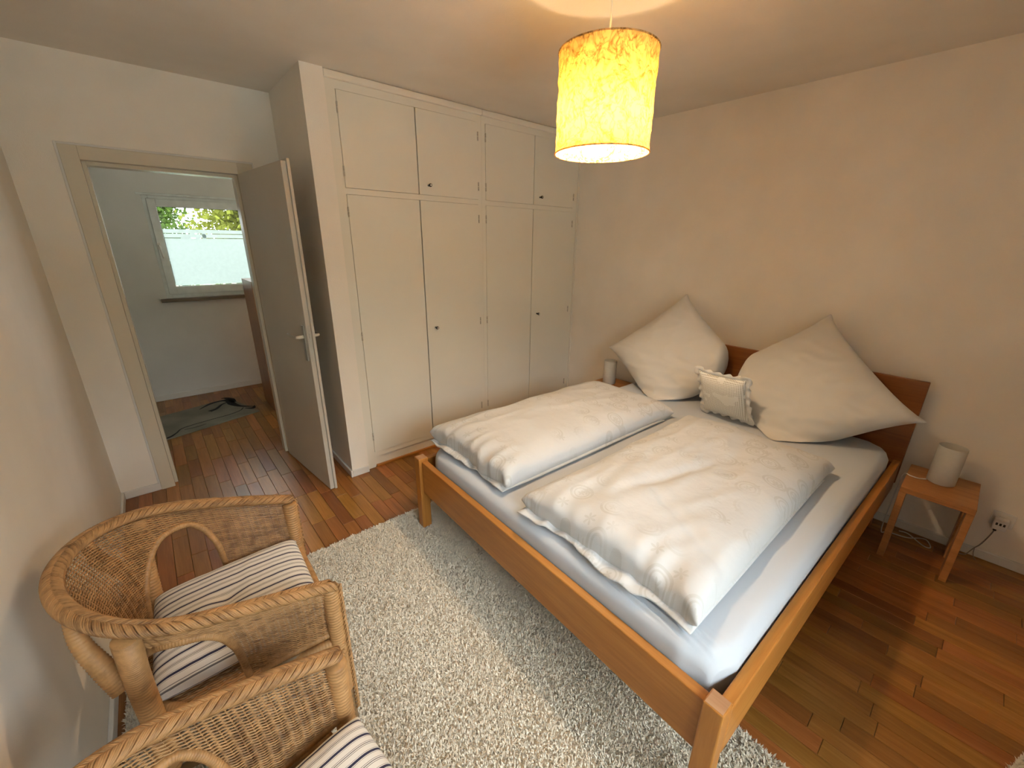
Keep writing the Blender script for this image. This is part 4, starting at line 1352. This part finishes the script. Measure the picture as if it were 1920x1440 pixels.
wall_socket(-3.022, 0.255, 'white wall socket beside the nightstand, with a plug adapter in it')
wall_socket(-2.885, 0.262, 'wall socket partly hidden behind the nightstand near the bed')
ad = empty('plug_adapter', (-0.012, -3.018, 0.240))
box('adapter_body', -0.036, 0.0, -0.026, 0.026, -0.032, 0.032, M['white'], ad, 0.005)
for k in (-1, 0, 1):
    box('port', -0.0365, -0.034, k * 0.013 - 0.004, k * 0.013 + 0.004, -0.004, 0.010, M['dark'], ad, 0.0005)
box('plug', -0.028, -0.012, 0.004, 0.016, -0.044, -0.031, M['dark'], ad, 0.002)
tag(ad, 'white plug adapter with three dark ports in the socket by the baseboard', 'adapter')
tag(tubes('charging_cord', [(smooth_path([(-0.032, -3.008, 0.195), (-0.034, -3.000, 0.15), (-0.032, -2.985, 0.09), (-0.030, -2.972, 0.06), (-0.03, -2.958, 0.02), (-0.035, -2.95, 0.005), (-0.05, -2.93, 0.004)], 40), 0.0026),
                             (smooth_path([(-0.030, -2.972, 0.06), (-0.03, -2.975, 0.03), (-0.034, -2.982, 0.006), (-0.05, -2.99, 0.004)], 20), 0.0022)], M['gcable'], None, 8),
    'thin grey cord hanging from the plug adapter down to the floor', 'cord')

# ================================================================== pendant lamp
PX, PY = -1.7146, -1.5902
PZ0, PZ1, PR = 1.918, 2.238, 0.1755
pen = empty('pendant_lamp', (PX, PY, H))


def pl(z):
    return z - H


def ridged(a, z, s, seed):
    x, y = math.cos(a) * PR, math.sin(a) * PR
    n1 = noise.noise(Vector((x * s, y * s, z * s + seed))); n2 = noise.noise(Vector((x * s * 2.2 + 5, y * s * 2.2, z * s * 2.2 + seed)))
    return (1 - 2 * abs(n1)) * 0.6 + (1 - 2 * abs(n2)) * 0.35


na, nzz = 300, 96
vs = []; fs = []
for i in range(na):
    a = 2 * math.pi * i / na
    for j in range(nzz + 1):
        f = j / nzz; z = PZ0 + (PZ1 - PZ0) * f
        env = min(1, f / 0.06, (1 - f) / 0.06)
        tw = a + 0.5 * f
        r_ = PR + env * (0.0065 * (ridged(tw, z, 13, 2.0) - 0.45) + 0.002 * noise.noise(Vector((math.cos(a) * 2, math.sin(a) * 2, z * 6))) - 0.0035)
        vs.append((r_ * math.cos(a), r_ * math.sin(a), pl(z)))
for i in range(na):
    i2 = (i + 1) % na
    for j in range(nzz):
        fs.append((i * (nzz + 1) + j, i2 * (nzz + 1) + j, i2 * (nzz + 1) + j + 1, i * (nzz + 1) + j + 1))
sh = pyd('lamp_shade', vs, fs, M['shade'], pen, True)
for zz in (PZ0, PZ1):
    a = np.linspace(0, 2 * np.pi, 97)
    tubes('shade_rim', [(np.c_[PR * np.cos(a), PR * np.sin(a), np.full(97, pl(zz))], 0.0026)], M['shade'], sh, 8, False)
SZ = PZ1 + 0.012
for k in range(3):
    a = R(20 + 120 * k)
    tubes('shade_spider', [(np.array([(0.02 * math.cos(a), 0.02 * math.sin(a), pl(SZ - 0.02)), (PR * math.cos(a), PR * math.sin(a), pl(PZ1 - 0.002))]), 0.0016)], M['white'], sh, 6)
lathe('lamp_socket', [(0.0, pl(SZ + 0.016)), (0.012, pl(SZ + 0.016)), (0.020, pl(SZ + 0.008)), (0.023, pl(SZ - 0.004)), (0.023, pl(SZ - 0.012)), (0.019, pl(SZ - 0.014)), (0.019, pl(SZ - 0.11)), (0.0, pl(SZ - 0.11))], M['white'], pen, 24)
tubes('strain_relief', [(np.array([(0, 0, pl(SZ + 0.014)), (0, 0, pl(SZ + 0.04))]), np.array([0.0065, 0.0045]))], M['white'], pen, 10)
tubes('cord', [(np.array([(0, 0, pl(SZ + 0.03)), (0.001, 0.0, pl(SZ + 0.12)), (0, 0, -0.02)]), 0.0032)], M['white'], pen, 8)
lathe('ceiling_rose', [(0.0, -0.0005), (0.045, -0.0005), (0.043, -0.02), (0.030, -0.032), (0.0, -0.034)], M['white'], pen, 28)
bz = PZ1 - 0.180
prof = []
for k in range(0, 13):
    a = R(10 - k * 100 / 12); prof.append((0.0445 * math.cos(a) if k < 12 else 0.0, pl(bz + 0.0445 * math.sin(a))))
bu = lathe('bulb', prof, M['bulb'], pen, 28)
lathe('bulb_housing', [(0.0, pl(bz + 0.008)), (0.0440, pl(bz + 0.008)), (0.0465, pl(bz + 0.011)), (0.038, pl(bz + 0.034)), (0.022, pl(bz + 0.055)), (0.015, pl(bz + 0.06)), (0.014, pl(bz + 0.085)), (0.0, pl(bz + 0.085))], M['white'], bu, 28)
tag(pen, 'lit pendant lamp with a crinkled yellow paper drum shade over the bed', 'pendant lamp')

# ================================================================== hallway things
hr = empty('hall_rug', (-3.05, 2.06, 0), R(0))
# outline: right end and lower edge seen through the door, the rug turned a little
ang = math.atan2(1.743 - 1.524, -2.544 + 3.275)
hr.location = (-3.02, 1.96, 0); hr.rotation_euler = (0, 0, ang)
ca, sa_ = math.cos(-ang), math.sin(-ang)


def hl(x, y):
    dx, dy = x + 3.02, y - 1.96
    return dx * ca - dy * sa_, dx * sa_ + dy * ca


cA = hl(-2.544, 1.743); cB = hl(-3.275, 1.524)
yb = (cA[1] + cB[1]) / 2; xr = cA[0]
box('rug_body', xr - 1.30, xr, yb, yb + 0.62, 0.0008, 0.011, M['hallrug'], hr, 0.003)


def ribbon(name, ctrl, wd):
    pth = smooth_path([(*hl(x, y), 0.0118) for x, y in ctrl], 40)
    T = np.gradient(pth, axis=0); T /= np.linalg.norm(T, axis=1)[:, None]
    Nn = np.c_[-T[:, 1], T[:, 0], np.zeros(len(T))]
    wv = np.interp(np.linspace(0, 1, 40), np.linspace(0, 1, len(wd)), wd)[:, None]
    A = pth + Nn * wv; B = pth - Nn * wv
    up = np.array([0, 0, 0.0012])
    V = np.concatenate([A, B, A + up, B + up]); f = []
    for i in range(39):
        f += [(80 + i, 80 + i + 1, 120 + i + 1, 120 + i), (i, i + 1, 80 + i + 1, 80 + i), (40 + i, 120 + i, 120 + i + 1, 40 + i + 1)]
    pyd(name, V, f, M['ink'], hr)


ribbon('black_swirl', [(-2.99, 2.14), (-2.89, 2.25), (-2.79, 2.28), (-2.73, 2.24), (-2.72, 2.12), (-2.67, 2.00), (-2.60, 1.93), (-2.56, 1.90)], [0.004, 0.018, 0.016, 0.035, 0.032, 0.016, 0.010, 0.004])
ribbon('black_swirl', [(-2.78, 2.36), (-2.74, 2.34), (-2.71, 2.26), (-2.70, 2.16)], [0.006, 0.02, 0.035, 0.025])
ribbon('black_swirl', [(-2.92, 2.02), (-2.86, 2.06), (-2.80, 2.16), (-2.74, 2.20)], [0.024, 0.016, 0.010, 0.008])
ribbon('black_swirl', [(-2.64, 1.90), (-2.58, 1.86), (-2.555, 1.92)], [0.004, 0.022, 0.004])
ribbon('black_swirl', [(-2.65, 1.93), (-2.69, 1.86), (-2.78, 1.81), (-2.92, 1.78), (-3.08, 1.74), (-3.16, 1.70), (-3.20, 1.62), (-3.26, 1.55), (-3.40, 1.50)], [0.004, 0.004, 0.004, 0.004, 0.004, 0.005, 0.006, 0.012, 0.012])
ribbon('black_swirl', [(-3.14, 1.66), (-3.05, 1.665), (-2.98, 1.69)], [0.002, 0.004, 0.002])
tag(hr, 'grey hallway rug with black swirling lines, seen through the doorway', 'rug')

cab = empty('hall_cabinet', (-1.95, 1.88, 0))
box('side_panel', -0.475, -0.450, -0.23, 0.23, 0.0005, 1.245, M['hallwood'], cab, 0.002)
box('side_panel', 0.450, 0.475, -0.23, 0.23, 0.0005, 1.245, M['hallwood'], cab, 0.002)
box('top_board', -0.4498, 0.4498, -0.23, 0.23, 1.22, 1.245, M['hallwood'], cab, 0.002)
box('back_board', -0.4498, 0.4498, 0.21, 0.228, 0.08, 1.2198, M['hallwood'], cab, 0.001)
for k in range(3):
    box('cabinet_drawer', -0.446, 0.446, -0.226, 0.20, 0.10 + k * 0.374, 0.465 + k * 0.374, M['hallwood'], cab, 0.003)
tag(cab, 'red-brown wooden cabinet in the hallway, mostly hidden by the open door', 'cabinet')

# ================================================================== outside: garden, plus blocker and paving added to shape the daylight
tag(box('horizon_blocker', -16, 14, -10.2, -9.2, -0.40, 3.0, M['horizon_blocker']), kind='structure')  # unseen; added to block low sky light through the balcony door
tag(box('added_paving', -9, 5, FRONT_Y - 7, FRONT_Y - 0.3, -0.398, -0.38, M['neutral_paving']), kind='structure')  # unseen; added in grey so bounced light does not turn green
tag(box('lawn', -40, 40, -45, 45, -0.50, -0.40, M['lawn']), kind='structure')


def tree(x, y, crown, n, mat, label, seed, lo, th=0.10):
    t = empty('garden_tree', (x, y, -0.40))
    rs = np.random.RandomState(seed)
    tr_ = tubes('trunk', [(smooth_path([(0, 0, 0), (0.05, 0.03, 1.2), (-0.03, 0.0, 2.6), (0.05, 0.05, 4.2)], 20), np.linspace(th, th * 0.4, 20))], M['bark'], t, 10)
    for k in range(7):
        a = rs.uniform(0, 6.28); z = rs.uniform(1.9, 3.6); L = rs.uniform(0.7, 1.0) * crown
        tubes('branch', [(smooth_path([(0, 0, z), (math.cos(a) * L * 0.5, math.sin(a) * L * 0.5, z + 0.35), (math.cos(a) * L, math.sin(a) * L, z + 0.1)], 12), np.linspace(0.03, 0.008, 12))], M['bark'], tr_, 6)
    V = []; F = []
    cl = rs.uniform(-1, 1, (60, 3)) * np.array([crown, crown, 1.1]) + np.array([0, 0, lo + 1.5])
    for i in range(n):
        c = cl[rs.randint(60)] + rs.randn(3) * np.array([0.20, 0.20, 0.16])
        d = rs.randn(3); d /= np.linalg.norm(d); e = np.cross(d, rs.randn(3)); e /= np.linalg.norm(e) + 1e-9
        L, w_ = rs.uniform(0.06, 0.11), rs.uniform(0.025, 0.045)
        b = len(V); V += [c, c + d * L * 0.5 + e * w_, c + d * L, c + d * L * 0.5 - e * w_]; F.append((b, b + 1, b + 2, b + 3))
    tag(pyd('foliage', V, F, mat, t), kind='stuff')
    return tag(t, label, 'tree', 'trees outside the hallway window')


tree(-2.95, 9.4, 0.75, 12000, M['leaf'], 'green leafy tree at the left in the clear top of the hallway window', 3, 0.75)
tree(-1.45, 7.0, 0.62, 12000, M['leaf2'], 'yellow-green leafy tree at the right in the clear top of the hallway window', 9, 0.75)
